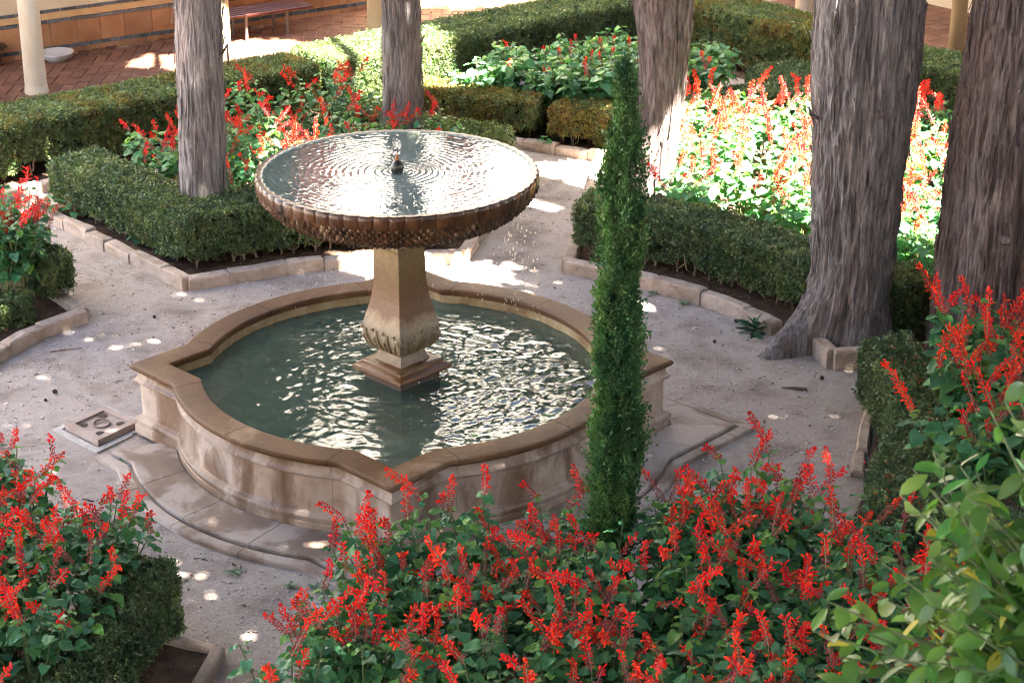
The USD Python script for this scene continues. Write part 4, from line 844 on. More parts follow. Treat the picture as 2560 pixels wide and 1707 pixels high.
# ---------------------------------------------------------------- column cypress
cy = thing('young_cypress', 'slender green column-shaped cypress in front of the pool', 'tree', loc=(1.45, -3.0, 0.03))
rc = np.random.default_rng(55)
def cyp_radius(h): return np.interp(h, [0.1, 0.5, 0.85, 1.17, 1.75, 2.55, 3.0, 3.2, 3.35, 3.5, 3.64], [0.07, 0.085, 0.09, 0.112, 0.105, 0.092, 0.088, 0.06, 0.036, 0.017, 0.003])
def spray(rng, n=40, L=0.085):
    parts = []
    for k in range(n):
        t = rng.uniform(0, 1); c = np.array([rng.normal() * 0.016 * (1 - .4 * t), rng.normal() * 0.016 * (1 - .4 * t), L * t])
        u = np.array([rng.normal() * .45, rng.normal() * .45, 1.0]); u /= np.linalg.norm(u); w = np.cross(u, rng.normal(size=3)); w /= np.linalg.norm(w)
        l, b = 0.018 * rng.uniform(.7, 1.3), 0.0042
        parts.append((np.array([c, c + u * l * .5 + w * b, c + u * l, c + u * l * .5 - w * b]), np.array([(0, 1, 2), (0, 2, 3)])))
    return cat_m(parts)
SPR = [spray(rc) for _ in range(5)]
n = 6500
hh = rc.uniform(0.25, 3.62, n); aa = rc.uniform(0, 2 * PI, n)
lump = meshkit.fbm(np.stack([np.cos(aa) * 2.0, np.sin(aa) * 2.0, hh * 1.5], -1), 3, 4) - .5
keepm = meshkit.fbm(np.stack([np.cos(aa) * 3.0, np.sin(aa) * 3.0, hh * 2.4], -1), 2, 14) > 0.45
rr = cyp_radius(hh) * (1.0 + 1.5 * lump) * rc.uniform(0.6, 1.02, n)
hh, aa, rr = hh[keepm], aa[keepm], rr[keepm]
P = np.column_stack([rr * np.cos(aa), rr * np.sin(aa), hh])
Q = []
for x, y, z in P:
    d = np.array([x, y, 0]); d /= np.linalg.norm(d) + 1e-9
    u = np.array([0, 0, 1.0]) + d * rc.uniform(.1, .55) + rc.normal(size=3) * .18; u /= np.linalg.norm(u)
    a = np.cross(u, [0.3, .2, .1]); a /= np.linalg.norm(a); b = np.cross(u, a)
    Q.append(quat(np.column_stack([a, b, u])))
instancer(cy, 'foliage', [(m, 'cypress_leaf') for m in SPR], P, Q, np.clip(rc.lognormal(0, .28, len(P)), .5, 1.9) * np.where(P[:, 2] > 3.2, .72, 1.0), rng=rc, kind='stuff')
hs = np.linspace(0.15, 3.6, 30)
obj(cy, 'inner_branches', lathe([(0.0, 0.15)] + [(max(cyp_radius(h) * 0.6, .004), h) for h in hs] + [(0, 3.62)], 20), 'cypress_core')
obj(cy, 'trunk', tube([(0, 0, 0), (0, 0, 0.6), (0.0, 0, 1.5)], [0.045, 0.04, 0.03], 10), 'bark_brown', smooth=40)
for sgn, z in ((-1, 0.75), (1, 0.82), (1, 0.7)):
    pts = [(sgn * (0.1 + 0.22 * t), -0.05 + 0.04 * t, z + 0.06 * t) for t in np.linspace(0, 1, 5)]
    sp = [(SPR[k % 5][0] @ np.array([[0, 0, sgn * -1.], [0, 1, 0], [sgn * 1., 0, .35]]) * 1.1 + np.array(p), SPR[k % 5][1]) for k, p in enumerate(pts)]
    obj(cy, 'side_shoot', cat_m(sp + [tube(pts, 0.005, 5)]), 'cypress_leaf')

# ---------------------------------------------------------------- scarlet sage
def heart_leaf(L, W, droop, fold, rng):
    ts = [0.0, 0.1, 0.28, 0.5, 0.74, 0.9, 1.0]; ws = [0.26, 0.42, 0.5, 0.43, 0.25, 0.1, 0.0]
    xs = [-1, -.5, 0, .5, 1]; v = []
    for t, w in zip(ts, ws):
        for x in xs:
            back = -0.09 * (abs(x)) ** 1.5 * (1 - t) ** 6
            X = x * w * W; Y = (t + back) * L
            Z = fold * abs(x) * w * W - droop * L * t ** 1.8 + 0.006 * math.sin(9 * t + 2 * x) + 0.02 * W * math.sin(18 * t) * abs(x)
            v.append((X, Y, Z))
    f = []
    for i in range(len(ts) - 1):
        for j in range(4): f.append((i * 5 + j, i * 5 + j + 1, (i + 1) * 5 + j + 1, (i + 1) * 5 + j))
    f = np.array(f); f = np.vstack([f[:, [0, 1, 2]], f[:, [0, 2, 3]]])
    f = f[[len(set(map(tuple, np.round(np.array(v)[t], 6)))) == 3 for t in f]]
    return np.array(v), f
def place(v, yaw, pitch, roll, at):
    cr, sr = math.cos(roll), math.sin(roll); v = np.column_stack([cr * v[:, 0] + sr * v[:, 2], v[:, 1], -sr * v[:, 0] + cr * v[:, 2]])
    cp, sp = math.cos(pitch), math.sin(pitch); v = np.column_stack([v[:, 0], cp * v[:, 1] - sp * v[:, 2], sp * v[:, 1] + cp * v[:, 2]])
    c, s = math.cos(yaw - PI / 2), math.sin(yaw - PI / 2); v = np.column_stack([c * v[:, 0] - s * v[:, 1], s * v[:, 0] + c * v[:, 1], v[:, 2]])
    return v + np.asarray(at)
def sage_spike(rng, p0, d0, L, old=0.0):
    """returns stem, calyces, old calyces, petals along a curved axis"""
    ax = np.array(d0, float); ax /= np.linalg.norm(ax)
    bend = rng.normal(size=3) * 0.45; bend[2] = abs(bend[2]) * .3
    ts = np.linspace(0, 1, 9)
    pts = np.array([p0 + ax * L * t + bend * L * 0.35 * t * t for t in ts])
    stem = tube(pts, np.linspace(0.0028, 0.0014, 9), 4)
    cal, olds, pet = [], [], []
    def bud(c, u, l, w, tilt=0):
        a = np.cross(u, [0.21, 0.4, 0.87]); a /= np.linalg.norm(a); b = np.cross(u, a)
        P = [c] + [c + u * l * .62 + (a * math.cos(q) + b * math.sin(q)) * w for q in (0, 2.09, 4.19)] + [c + u * l]
        return np.array(P), np.array([(0, 2, 1), (0, 3, 2), (0, 1, 3), (1, 2, 4), (2, 3, 4), (3, 1, 4)])
    n = int(L * 0.94 / 0.0115)
    for k in range(n):
        t = 0.06 + 0.94 * k / n
        c = np.array([np.interp(t, ts, pts[:, j]) for j in range(3)])
        tan = np.array([np.interp(min(t + .05, 1), ts, pts[:, j]) for j in range(3)]) - c; tan /= np.linalg.norm(tan) + 1e-9
        a = np.cross(tan, [0.3, 0.1, 0.95] if abs(tan[2]) < .9 else [1, 0, 0]); a /= np.linalg.norm(a); b = np.cross(tan, a)
        m = 4 if t < .85 else 3
        for q in range(m):
            if rng.uniform() < (0.28 if t < old else 0.1): continue
            ph = 2 * PI * (q + (k % 2) * .5) / m + rng.normal() * .25
            out = a * math.cos(ph) + b * math.sin(ph)
            rise = np.interp(t, [0, .6, .9, 1], [0.25, 0.5, 1.1, 2.0])
            u = out + tan * rise + np.array([0, 0, -.12]); u /= np.linalg.norm(u)
            l = 0.0195 * (1 if t < .8 else 1.15 - .5 * (t - .8) / .2) * rng.uniform(.85, 1.15)
            (olds if t < old and rng.uniform() < .8 else cal).append(bud(c + out * 0.004, u, l, 0.0062))
            if t > max(old, .25) and rng.uniform() < 0.3:
                u2 = u + np.array([0, 0, -.15]) + rng.normal(size=3) * .2; u2 /= np.linalg.norm(u2)
                s0 = c + u * 0.014; e0 = s0 + u2 * rng.uniform(.017, .03); pet.append(tube([s0, (s0 + e0) / 2 + [0, 0, .003], e0], [0.0032, 0.0043, 0.0058], 4))
    for q in range(6):
        u = tan + rng.normal(size=3) * .35; u /= np.linalg.norm(u); cal.append(bud(pts[-1] - tan * .008, u, 0.02, 0.0055))
    return stem, cal, olds, pet
SAGE_ROOT = '/World/sage_kinds'
stage.CreateClassPrim(SAGE_ROOT)
def sage_kind(k, n_stem, n_spike, spread, height, spike_len, seed, lean=0.35, young=0.15, leafscale=1.0):
    rng = np.random.default_rng(seed)
    path = f'{SAGE_ROOT}/sage_kind_{k:03d}'
    UsdGeom.Xform.Define(stage, path)
    stems = []; ends = []
    leaves = 0
    for s in range(n_stem):
        a = 2 * PI * s / n_stem + rng.normal() * .3; r = spread * (rng.uniform(.45, 1.0) if s else 0.1); h = height * rng.uniform(.82, 1.08)
        end = np.array([r * math.cos(a), r * math.sin(a), h]); mid = np.array([r * .45 * math.cos(a), r * .45 * math.sin(a), h * .6])
        pts = np.array([(1 - t) ** 2 * np.zeros(3) + 2 * t * (1 - t) * mid + t * t * end for t in np.linspace(0, 1, 6)])
        stems.append(tube(pts, np.linspace(.006, .0032, 6), 5)); ends.append((end, end - mid))
        for q, t in enumerate((0.5, 0.66, 0.8, 0.9, 0.99)):
            c = (1 - t) ** 2 * np.zeros(3) + 2 * t * (1 - t) * mid + t * t * end
            base = rng.uniform(0, PI) if q == 0 else base + PI / 2 + rng.normal() * .2
            for w in (0, PI):
                yaw = base + w + rng.normal() * .2
                L = (0.09 if q < 3 else 0.078 if q == 3 else 0.055) * rng.uniform(.75, 1.2) * leafscale
                pet_l = (0.038 if q < 3 else 0.028 if q == 3 else 0.014) * rng.uniform(.8, 1.3)
                d = np.array([math.cos(yaw), math.sin(yaw), 0.25]); e = c + d * pet_l
                stems.append(tube([c, (c + e) / 2 + [0, 0, .004], e], 0.0016, 4))
                v, f = heart_leaf(L, L * rng.uniform(.8, .95), rng.uniform(.08, .32), rng.uniform(0.05, .3), rng)
                v = place(v, yaw, rng.normal(-.12, .28), rng.normal() * .25, e)
                obj(path, 'leaf', (v, f), 'sage_leaf_young' if (q == 4 and rng.uniform() < .55) or rng.uniform() < young * .4 else 'sage_leaf', smooth=True)
    obj(path, 'stem', cat_m(stems), 'sage_stem')
    order = list(rng.permutation(len(ends)))
    for q in range(n_spike):
        end, d = ends[order[q % len(ends)]]
        d = d / np.linalg.norm(d); d = d * np.array([1, 1, .8]) + np.array([rng.normal() * lean * 1.5, rng.normal() * lean * 1.5, .45]); L = spike_len * rng.uniform(.55, 1.5)
        st, cal, olds, pet = sage_spike(rng, end - d / np.linalg.norm(d) * .01 * (q >= len(ends)), d, L, old=rng.choice([0, 0, .25, .45, .7]))
        sp = obj(path, 'flower_spike', cat_m(cal), 'sage_calyx')
        obj(str(sp.GetPath()), 'stalk', st, 'sage_spike_stem')
        if olds: obj(str(sp.GetPath()), 'faded_calyces', cat_m(olds), 'sage_calyx_old')
        if pet: obj(str(sp.GetPath()), 'petals', cat_m(pet), 'sage_petal')
    return path
KN = {'full': [sage_kind(k, 8, ns, 0.25, 0.8, 0.158, 500 + k, leafscale=1.0) for k, ns in enumerate((4, 4, 3, 5, 4, 3))],
      'right': [sage_kind(10 + k, 6, ns, 0.24, 0.66, 0.19, 600 + k, leafscale=1.2) for k, ns in enumerate((3, 2, 4))],
      'leafy': [sage_kind(20 + k, 7, ns, 0.24, 0.62, 0.13, 700 + k, leafscale=1.25) for k, ns in enumerate((1, 0, 1))],
      'sunny': [sage_kind(30 + k, 6, ns, 0.24, 0.56, 0.2, 800 + k, leafscale=1.1) for k, ns in enumerate((4, 2, 3))]}
def sage_bed(label, group, region, kinds, gap, seed, smin=0.9, smax=1.15, z=0.03, lean=(0, 0), keep=None, extra=()):
    rng = np.random.default_rng(seed); x0, y0, x1, y1 = region.bounds; pts = []
    y = y0; row = 0
    while y < y1:
        x = x0 + (row % 2) * gap / 2
        while x < x1:
            px_, py_ = x + rng.normal() * gap * .16, y + rng.normal() * gap * .16
            if region.contains(sg.Point(px_, py_)) and (keep is None or keep(px_, py_)): pts.append((px_, py_))
            x += gap
        y += gap * 0.87; row += 1
    for px_, py_ in pts + list(extra):
        t = thing('scarlet_sage', label(px_, py_) if callable(label) else label, 'flowering plant', group, loc=(px_, py_, z), rot=(lean[1] + rng.normal() * 5, lean[0] + rng.normal() * 5, rng.uniform(0, 360)), scale=rng.uniform(smin, smax))
        t.GetReferences().AddInternalReference(kinds[rng.integers(0, len(kinds))]); t.SetInstanceable(True)
    return len(pts)
CNT = {}
near = lambda x, y: seen(x, y, 0.3) or seen(x, y, 0.95) or seen(x + .25, y, .8) or seen(x - .25, y, .8)
centre_region = poly([(-0.08, -3.22)] + arc(3.2, 270, 306, 8) + [(2.45, -2.7), (3.05, -3.2), (3.75, -4.4), (3.7, -6.2), (-0.62, -6.2), (-0.42, -4.6)]).difference(sg.Point(1.45, -3.0).buffer(0.2))
CNT['centre'] = sage_bed(lambda x, y: 'scarlet sage plant before the pool, ' + ('beside its left edge along the path' if x < 0.05 else 'below the front corner of the pool wall' if x < 0.95 else 'around the foot of the young column cypress' if x < 1.95 else 'between the cypress and the orange tree'), 'scarlet sage plants in the bed before the pool', centre_region, KN['full'], 0.31, 1, keep=near, smin=0.98, smax=1.22, extra=[(0.72, -3.0), (2.35, -2.95), (1.1, -2.98), (1.85, -2.98), (2.6, -2.9)])
frontleft_region = poly([(-3.6, -0.9)] + arc(3.25, 205, 238, 6) + [(-1.72, -2.95), (-1.85, -3.5), (-2.3, -5.6), (-4.8, -5.6)])
CNT['frontleft'] = sage_bed('scarlet sage plant in the bottom left bed, beside the drain cover', 'scarlet sage plants in the bottom left bed', frontleft_region, KN['full'], 0.29, 2, keep=lambda x, y: near(x, y) or near(x + .3, y + .2), smin=0.95, smax=1.15, extra=[(-1.62, -3.15), (-1.66, -3.5), (-1.78, -3.85), (-1.86, -4.2), (-1.98, -4.6), (-1.72, -2.95), (-2.1, -4.9)])
left_region = poly([(-3.55, 2.2), (-3.3, 2.45), (-3.45, 2.75), (-4.4, 3.7), (-5.0, 3.2), (-4.2, 2.0)])
CNT['left'] = sage_bed('scarlet sage plant in the small bed at the left edge', 'scarlet sage plants in the small bed at the left edge', left_region, KN['full'], 0.24, 3, keep=near, smin=0.95, smax=1.12, extra=[(-3.42, 2.3), (-3.5, 2.55)])
a_region = poly([(-3.35, 5.55), (-1.9, 4.15), (-1.2, 4.35), (0.0, 4.6), (0.2, 6.0), (-0.45, 6.4), (-1.2, 7.15), (-3.1, 5.85)]).difference(sg.Point(-2.1, 4.1).buffer(.36)).difference(sg.Point(-.33, 6).buffer(.32))
CNT['a'] = sage_bed(lambda x, y: 'scarlet sage plant in the dappled left bed, ' + ('left of the first trunk' if x < -2.2 - (y - 4.1) * .14 else 'between the first trunk and the raised basin'), 'scarlet sage plants around the two left trunks', a_region, KN['sunny'] + KN['full'][:1], 0.37, 4, keep=near)
b_region = poly([(0.25, 8.15), (1.1, 7.72), (1.9, 7.5), (2.5, 7.8), (3.35, 8.15), (3.55, 8.9), (3.0, 9.2), (2.3, 9.3), (1.4, 9.3), (0.75, 8.7)])
CNT['b'] = sage_bed('leafy sage plant with hardly any flowers in the back bed behind the yellowing hedge', 'leafy sage plants in the back bed', b_region, KN['leafy'], 0.33, 5, keep=near, smin=1.05, smax=1.3)
c_region = poly([(2.05, 4.35)] + arc(4.72, 66, 34, 7) + [(4.5, 2.55), (5.2, 2.6), (6.1, 4.6), (5.6, 6.6), (4.3, 7.35), (2.6, 6.8), (2.35, 5.8)]).difference(sg.Point(2.2, 4.85).buffer(.4)).difference(sg.Point(3.7, 1.8).buffer(.55)).difference(sg.Point(5.0, 1.5).buffer(.8))
CNT['c'] = sage_bed(lambda x, y: 'scarlet sage plant in the sunlit bed, ' + ('left of the thick forked trunk' if x < 3.7 + (y - 1.8) * .19 else 'showing in the gap between the two thick trunks'), 'scarlet sage plants in the sunlit bed', c_region, KN['sunny'], 0.45, 6, keep=near, smin=1.1, smax=1.35)
right_region = poly(arc(4.15, 6, -20, 7) + [(4.0, -1.7), (5.0, -2.5), (6.2, -1.8), (6.2, 0.6), (4.4, 0.6)])
CNT['right'] = sage_bed('scarlet sage plant in the right-hand bed below the massive trunk', 'scarlet sage plants in the right-hand bed', right_region, KN['right'], 0.31, 7, keep=near, smin=1.1, smax=1.35)
print(CNT, sum(CNT.values()))

# ---------------------------------------------------------------- orange tree close to the camera
def oval_leaf(L, W, droop, fold):
    ts = [0, .18, .45, .72, .9, 1.0]; ws = [.04, .36, .5, .38, .16, 0.0]; xs = (-1, 0, 1); v = []
    for t, w in zip(ts, ws):
        for x in xs: v.append((x * w * W, t * L, fold * abs(x) * w * W - droop * L * t * t + .03 * W * math.sin(10 * t) * abs(x)))
    f = []
    for i in range(5):
        for j in range(2): f.append((i * 3 + j, i * 3 + j + 1, (i + 1) * 3 + j + 1, (i + 1) * 3 + j))
    f = np.array(f); return np.array(v), np.vstack([f[:, [0, 1, 2]], f[:, [0, 2, 3]]])
ot = thing('orange_tree', 'leafy young orange tree with some yellow leaves at the bottom right corner', 'tree')
ro = np.random.default_rng(91)
OC = np.array([2.64, -8.75, 3.48])
obj(ot, 'trunk', tube([(2.62, -8.8, 0), (2.6, -8.78, 1.2), (2.62, -8.75, 2.4)], [0.09, 0.075, 0.05], 12), 'bark_brown', smooth=40)
shoots = []; rest_l = []; twigs = []; nleaf = 0
for k in range(560):
    d = ro.normal(size=3); d[2] = abs(d[2]) if ro.uniform() < .7 else d[2]; d /= np.linalg.norm(d)
    tip = OC + d * np.array([1.0, 0.8, 0.95]) * ro.uniform(.45, 1.0); root = OC + (tip - OC) * 0.45 + [0, 0, -.1]
    mid = (tip + root) / 2 + ro.normal(size=3) * .05
    pts = np.array([(1 - t) ** 2 * root + 2 * t * (1 - t) * mid + t * t * tip for t in np.linspace(0, 1, 6)])
    twigs.append(tube(pts, np.linspace(.007, .0025, 6), 5))
    for q in range(9):
        t = 0.3 + 0.7 * q / 8; c = (1 - t) ** 2 * root + 2 * t * (1 - t) * mid + t * t * tip
        yaw = q * 2.4 + ro.uniform(0, .6); L = ro.uniform(.07, .115)
        v, f = oval_leaf(L, L * ro.uniform(.4, .5), ro.uniform(.05, .4), ro.uniform(.05, .35))
        v = place(v, yaw, ro.normal(-.25 + .5 * (t > .85), .4), ro.normal() * .5, c)
        vis = seen(*c) 
        if vis and nleaf < 300:
            obj(ot, 'leaf', (v, f), 'orange_leaf_yellow' if ro.uniform() < .05 else 'orange_leaf', smooth=True); nleaf += 1
        else: rest_l.append((v, f))
obj(ot, 'foliage', cat_m(rest_l), 'orange_leaf', smooth=True, kind='stuff')
for k in range(9):
    a = k * 0.7; e = OC + np.array([math.cos(a) * .45, math.sin(a) * .45, ro.uniform(-.2, .45)])
    twigs.append(tube([(2.62, -8.75, 2.3), (OC + e) / 2 * np.array([1, 1, .94]), e], [.03, .02, .008], 7))
obj(ot, 'branches', cat_m(twigs), 'sage_stem')

# ---------------------------------------------------------------- small things on the ground
rg = np.random.default_rng(31)
def rosette(rng, n, L, W, rise, droop=.4):
    parts = []
    for k in range(n):
        l = L * rng.uniform(.6, 1.1); v, f = oval_leaf(l, l * W, droop * rng.uniform(.5, 1.3), .2); parts.append((place(v, k * 2.4 + rng.uniform(-.3, .3), rise * rng.uniform(.4, 1.4), rng.normal() * .2, (0, 0, .005)), f))
    return parts
WEEDS = [(-1.98, -0.47, 1.5, 'spreading grey-green weed beside the drain cover, largest of the weeds'), (-1.98, -.7, .8, 'small weed at the gutter edge just below the drain cover weed'), (-1.02, -2.12, .8, 'little blue-green weed by the gutter at the bottom left of the pool'),
         (-.62, -2.3, .7, 'tiny weed by the gutter, left of a bigger pair'), (-.44, -2.36, .95, 'blue-green weed of the pair below the front corner of the pool'), (-.35, -2.25, .8, 'smaller weed of the pair below the front corner of the pool'),
         (-.18, -2.55, .9, 'weed at the foot of the red flowers below the pool corner'), (2.3, -.15, .7, 'small green weed at the edge of the right-hand slab'), (2.2, .45, .6, 'low weed on the slab joint right of the pool'),
         (-1.15, -3.35, .8, 'weed inside the worn kerb at the bottom left'), (2.36, 2.62, 0.9, 'small weed at the kerb left of the bushy dark plant'), (2.1, 2.85, .8, 'small green tuft at the curved kerb by the cypress')]
for x, y, s, lab in WEEDS:
    t = thing('weed', lab, 'weed', loc=(x, y, 0.004), rot=(0, 0, rg.uniform(0, 360)), scale=s)
    for m in rosette(rg, 11, .085, .42, .5): obj(t, 'leaf', m, 'weed_leaf', smooth=True)
t = thing('leafy_plant', 'bushy dark green plant with long leaves against the curved kerb', 'plant', loc=(2.92, 1.98, 0.0))
for lay, (n, L, rise) in enumerate(((9, .2, .45), (8, .18, .8), (6, .14, 1.15))):
    for v, f in rosette(rg, n, L, .3, rise, .5): obj(t, 'leaf', (v + [0, 0, .03 * lay], f), 'dark_plant_leaf', smooth=True)
for x, y, s, lab in ((-3.72, 4.85, 1.2, 'broad-leaved plant at the far end of the left kerb'), (-3.5, 4.75, .9, 'smaller broad-leaved plant beside the far end of the left kerb'), (1.2, 7.05, .8, 'seedling under the yellowing hedge near the gap'), (-2.75, 4.0, .8, 'seedling under the dark hedge behind the left kerb'), (-2.45, 3.65, .7, 'green seedling under the hedge near the kerb corner')):
    t = thing('seedling', lab, 'plant', loc=(x, y, 0.05), scale=s)
    for k in range(8):
        v, f = heart_leaf(.1, .085, .3, .1, rg); obj(t, 'leaf', (place(v, k * 2.4, rg.normal(.1, .3), 0, (0.03 * math.cos(k * 2.4), .03 * math.sin(k * 2.4), .05 + .018 * k)), f), 'sage_leaf', smooth=True)
obj(WORLD, 'stick', tube([(3.0, 0.82, .012), (3.1, 0.8, .016), (3.2, 0.78, .014)], [.006, .012, .017], 8), 'dry_wood', smooth=40, label='short thick stick lying on the earth right of the pool', cat='stick')
obj(WORLD, 'stick', tube([(-3.05, 1.55, .006), (-2.95, 1.58, .01), (-2.88, 1.6, .008), (-2.8, 1.63, .006)], [.004, .005, .004, .003], 6), 'dry_wood', smooth=40, label='thin twig on the ground by the left kerb', cat='stick')
obj(WORLD, 'stick', tube([(2.35, -.95, .01), (2.38, -1.1, .02), (2.42, -1.2, .012), (2.4, -1.35, .01)], [.007, .009, .008, .006], 7), 'kerb', smooth=40, label='pale curved root lying below the right-hand slab', cat='stick')
for x, y, r, lab in ((-2.83, .73, .02, 'dark cypress cone in the sun patch left of the pool'), (-2.87, .58, .013, 'small dark cypress cone near the drain cover'), (3.35, 1.0, .018, 'dark cypress cone just above the thick stick'), (2.55, 1.75, .016, 'dark cypress cone on the earth right of the pool'), (2.78, 2.2, .018, 'dark cypress cone near the bushy plant'), (-2.3, 2.3, .015, 'dark cypress cone on the earth near the kerb corner')):
    s = trimesh.creation.icosphere(2, r); v = np.array(s.vertices); v *= (1 + .25 * (meshkit.noise(v / r * 3, 2) - .5))[:, None]; obj(WORLD, 'cypress_cone', (v + [x, y, r * .9], np.array(s.faces)), 'cone_brown', label=lab, cat='cone')
# gravel
pts = []
free = sg.Point(0, 0).buffer(3.55).union(poly([(-2.1, 2.9), (-4.6, 5.9), (-5.6, 5.0), (-2.9, 2.2)])).union(poly([(0.45, 3.6), (0.95, 7.0), (1.65, 6.6), (1.3, 3.4)])).union(poly([(-1.0, -3.1), (-.1, -3.2), (-.6, -4.6), (-1.4, -4.6)])).union(poly([(2.2, -2.4), (2.9, -1.8), (4.3, -3.3), (3.4, -4.2)])).difference(sg.Polygon(outline(0.47))).difference(dp.buffer(.08))
for bp in (bed_a_outer, bed_b_outer, bed_c_outer, bed_left_outer, bed_frontleft_outer, bed_centre_outer, bed_right_outer): free = free.difference(poly(bp).buffer(.07))
X = rg.uniform(-5.5, 4.5, 60000); Y = rg.uniform(-4.8, 7.2, 60000); ok = shapely.contains_xy(free, X, Y)
X, Y = X[ok], Y[ok]
w = meshkit.fbm(np.column_stack([X * 1.2, Y * 1.2, 0 * X]), 3, 6); ok = rg.uniform(0, 1, len(X)) < np.clip((w - .3) * 2.6, .12, 1); X, Y = X[ok][:9000], Y[ok][:9000]
PEB = []
for k in range(4):
    s = trimesh.creation.icosphere(1, 1.0); v = np.array(s.vertices); v *= (1 + .5 * (meshkit.noise(v * 1.7 + k * 5, 3) - .5))[:, None]; PEB.append((v * [1, .8, .55], np.array(s.faces)))
sz = np.clip(rg.lognormal(-5.35, .45, len(X)), .0022, .017)
instancer(WORLD, 'gravel', [(m, 'pebble') for m in PEB], np.column_stack([X, Y, sz * .25]), upright_quats(rg, len(X), .2), sz, rng=rg, kind='stuff', label='pale grit and small stones strewn over the earth', cat='gravel')
# leaf litter in the bed under the hedges and fallen petals on the low hedge
lit = sprig(rg, 1, .001, .03, .012)
X = rg.uniform(-4.5, 4.5, 16000); Y = rg.uniform(-4.5, 7.5, 16000)
inb = np.zeros(len(X), bool)
for bp in (bed_a_outer, bed_c_outer, bed_left_outer, bed_frontleft_outer): inb |= shapely.contains_xy(poly(bp).buffer(-.1), X, Y)
X, Y = X[inb][:5000], Y[inb][:5000]
instancer(WORLD, 'leaf_litter', [(lit, 'dry_wood')], np.column_stack([X, Y, np.full(len(X), .052)]), random_quats(rg, len(X)), rg.uniform(.6, 1.3, len(X)), rng=rg, kind='stuff', label='dry brown leaf litter on the soil of the beds', cat='leaf litter')
X = rg.uniform(-5.5, 4.5, 9000); Y = rg.uniform(-4.8, 7.2, 9000); ok = shapely.contains_xy(free, X, Y); X, Y = X[ok][:2200], Y[ok][:2200]
ndl = tube([(0, 0, 0), (.012, .002, 0.001), (.026, -.001, 0)], [.0012, .0014, .001], 4)
instancer(WORLD, 'needle_litter', [(ndl, 'cone_brown'), (lit, 'dry_wood')], np.column_stack([X, Y, np.full(len(X), .003)]), upright_quats(rg, len(X), .1), rg.lognormal(0, .35, len(X)), idx=(rg.uniform(0, 1, len(X)) < .35).astype(int), kind='stuff', label='dark twig bits and dry needles scattered over the earth', cat='litter')
pv = tube([(0, 0, 0), (.012, 0, .002), (.024, .003, 0)], [.003, .004, .0045], 4)
ang = np.radians(rg.uniform(-30, 8, 90)); rad = rg.uniform(3.7, 4.1, 90)
px_, py_ = rad * np.cos(ang), rad * np.sin(ang)
sx = rg.uniform(3.2, 4.5, 120); sy = -2.0 - (sx - 3.2) * 1.0 + rg.uniform(-.1, .5, 120)
px_, py_ = np.concatenate([px_, sx]), np.concatenate([py_, sy])
instancer(WORLD, 'fallen_petals', [(pv, 'sage_petal')], np.column_stack([px_, py_, np.full(len(px_), .535)]), random_quats(rg, len(px_)), rg.uniform(.4, .8, len(px_)), rng=rg, kind='stuff', label='fallen red petals scattered on the low right-hand hedge', cat='petals')

# ---------------------------------------------------------------- crowns of the big cypresses, above the frame: they shade the garden and let sun spots through
LIT = [  # ground-plan areas that the sun reaches, with the height at which the light lands
    ([(1.75, 4.9), (2.0, 4.35), (3.5, 3.25), (4.15, 2.4), (4.6, 2.3), (5.35, 5.8), (4.2, 6.9), (3.1, 7.0), (2.35, 6.4)], .6),
    ([(0.95, 6.5), (1.75, 6.75), (1.65, 5.75), (1.0, 5.45)], 0),
    ([(0.75, 5.2), (1.2, 5.1), (1.0, 4.6), (.7, 4.65)], 0), ([(0.2, 3.6), (.75, 3.75), (.8, 3.25), (.4, 2.95), (-.1, 3.2)], 0), ([(-.7, 3.75), (-.2, 3.7), (-.25, 3.45), (-.65, 3.45)], .1),
    ([en(4.35, 6.8), en(6.1, 6.8), en(6.2, 8.5), en(4.25, 8.5)], .4), ([(-1.6, 9.0), (-.4, 9.4), (-.2, 8.2), (-1.4, 8.0)], 0),
    ([en(4.85, 10.05), en(6.0, 9.6), en(6.2, 10.2), en(5.7, 10.95), en(5.0, 10.85)], 0), ([en(3.6, 10.75), en(4.4, 10.9), en(4.6, 10.1), en(4.1, 10.0)], 0),
    ([(-.1, 8.35), (.5, 8.1), (1.1, 7.45), (1.15, 7.1), (.7, 7.2), (.2, 7.85), (-.2, 8.1)], .5), ([(1.4, 7.4), (1.75, 7.1), (1.7, 6.95), (1.3, 7.15)], .5),
    ([(-1.8, 5.6), (-1.4, 5.9), (-1.1, 5.5), (-1.6, 5.0)], .6), ([(-1.6, 4.9), (-1.2, 5.0), (-1.2, 4.6), (-1.6, 4.5)], .6),
    ([(-4.55, 6.45), (-4.35, 6.6), (-4.3, 6.35), (-4.5, 6.25)], .4), ([(-4.6, 6.3), (-4.0, 6.4), (-3.9, 5.5), (-4.6, 5.6)], 0), ([(-3.5, 7.3), (-3.4, 7.35), (-3.35, 7.3), (-3.45, 7.25)], .6), ([(-3.1, 7.75), (-3.0, 7.8), (-2.95, 7.75), (-3.05, 7.7)], .6),
    ([(1.9, 3.0), (2.3, 2.85), (2.2, 2.6), (1.9, 2.75)], 0), ([(2.9, 3.1), (3.4, 2.6), (3.2, 2.35), (2.6, 2.9)], .55),
]
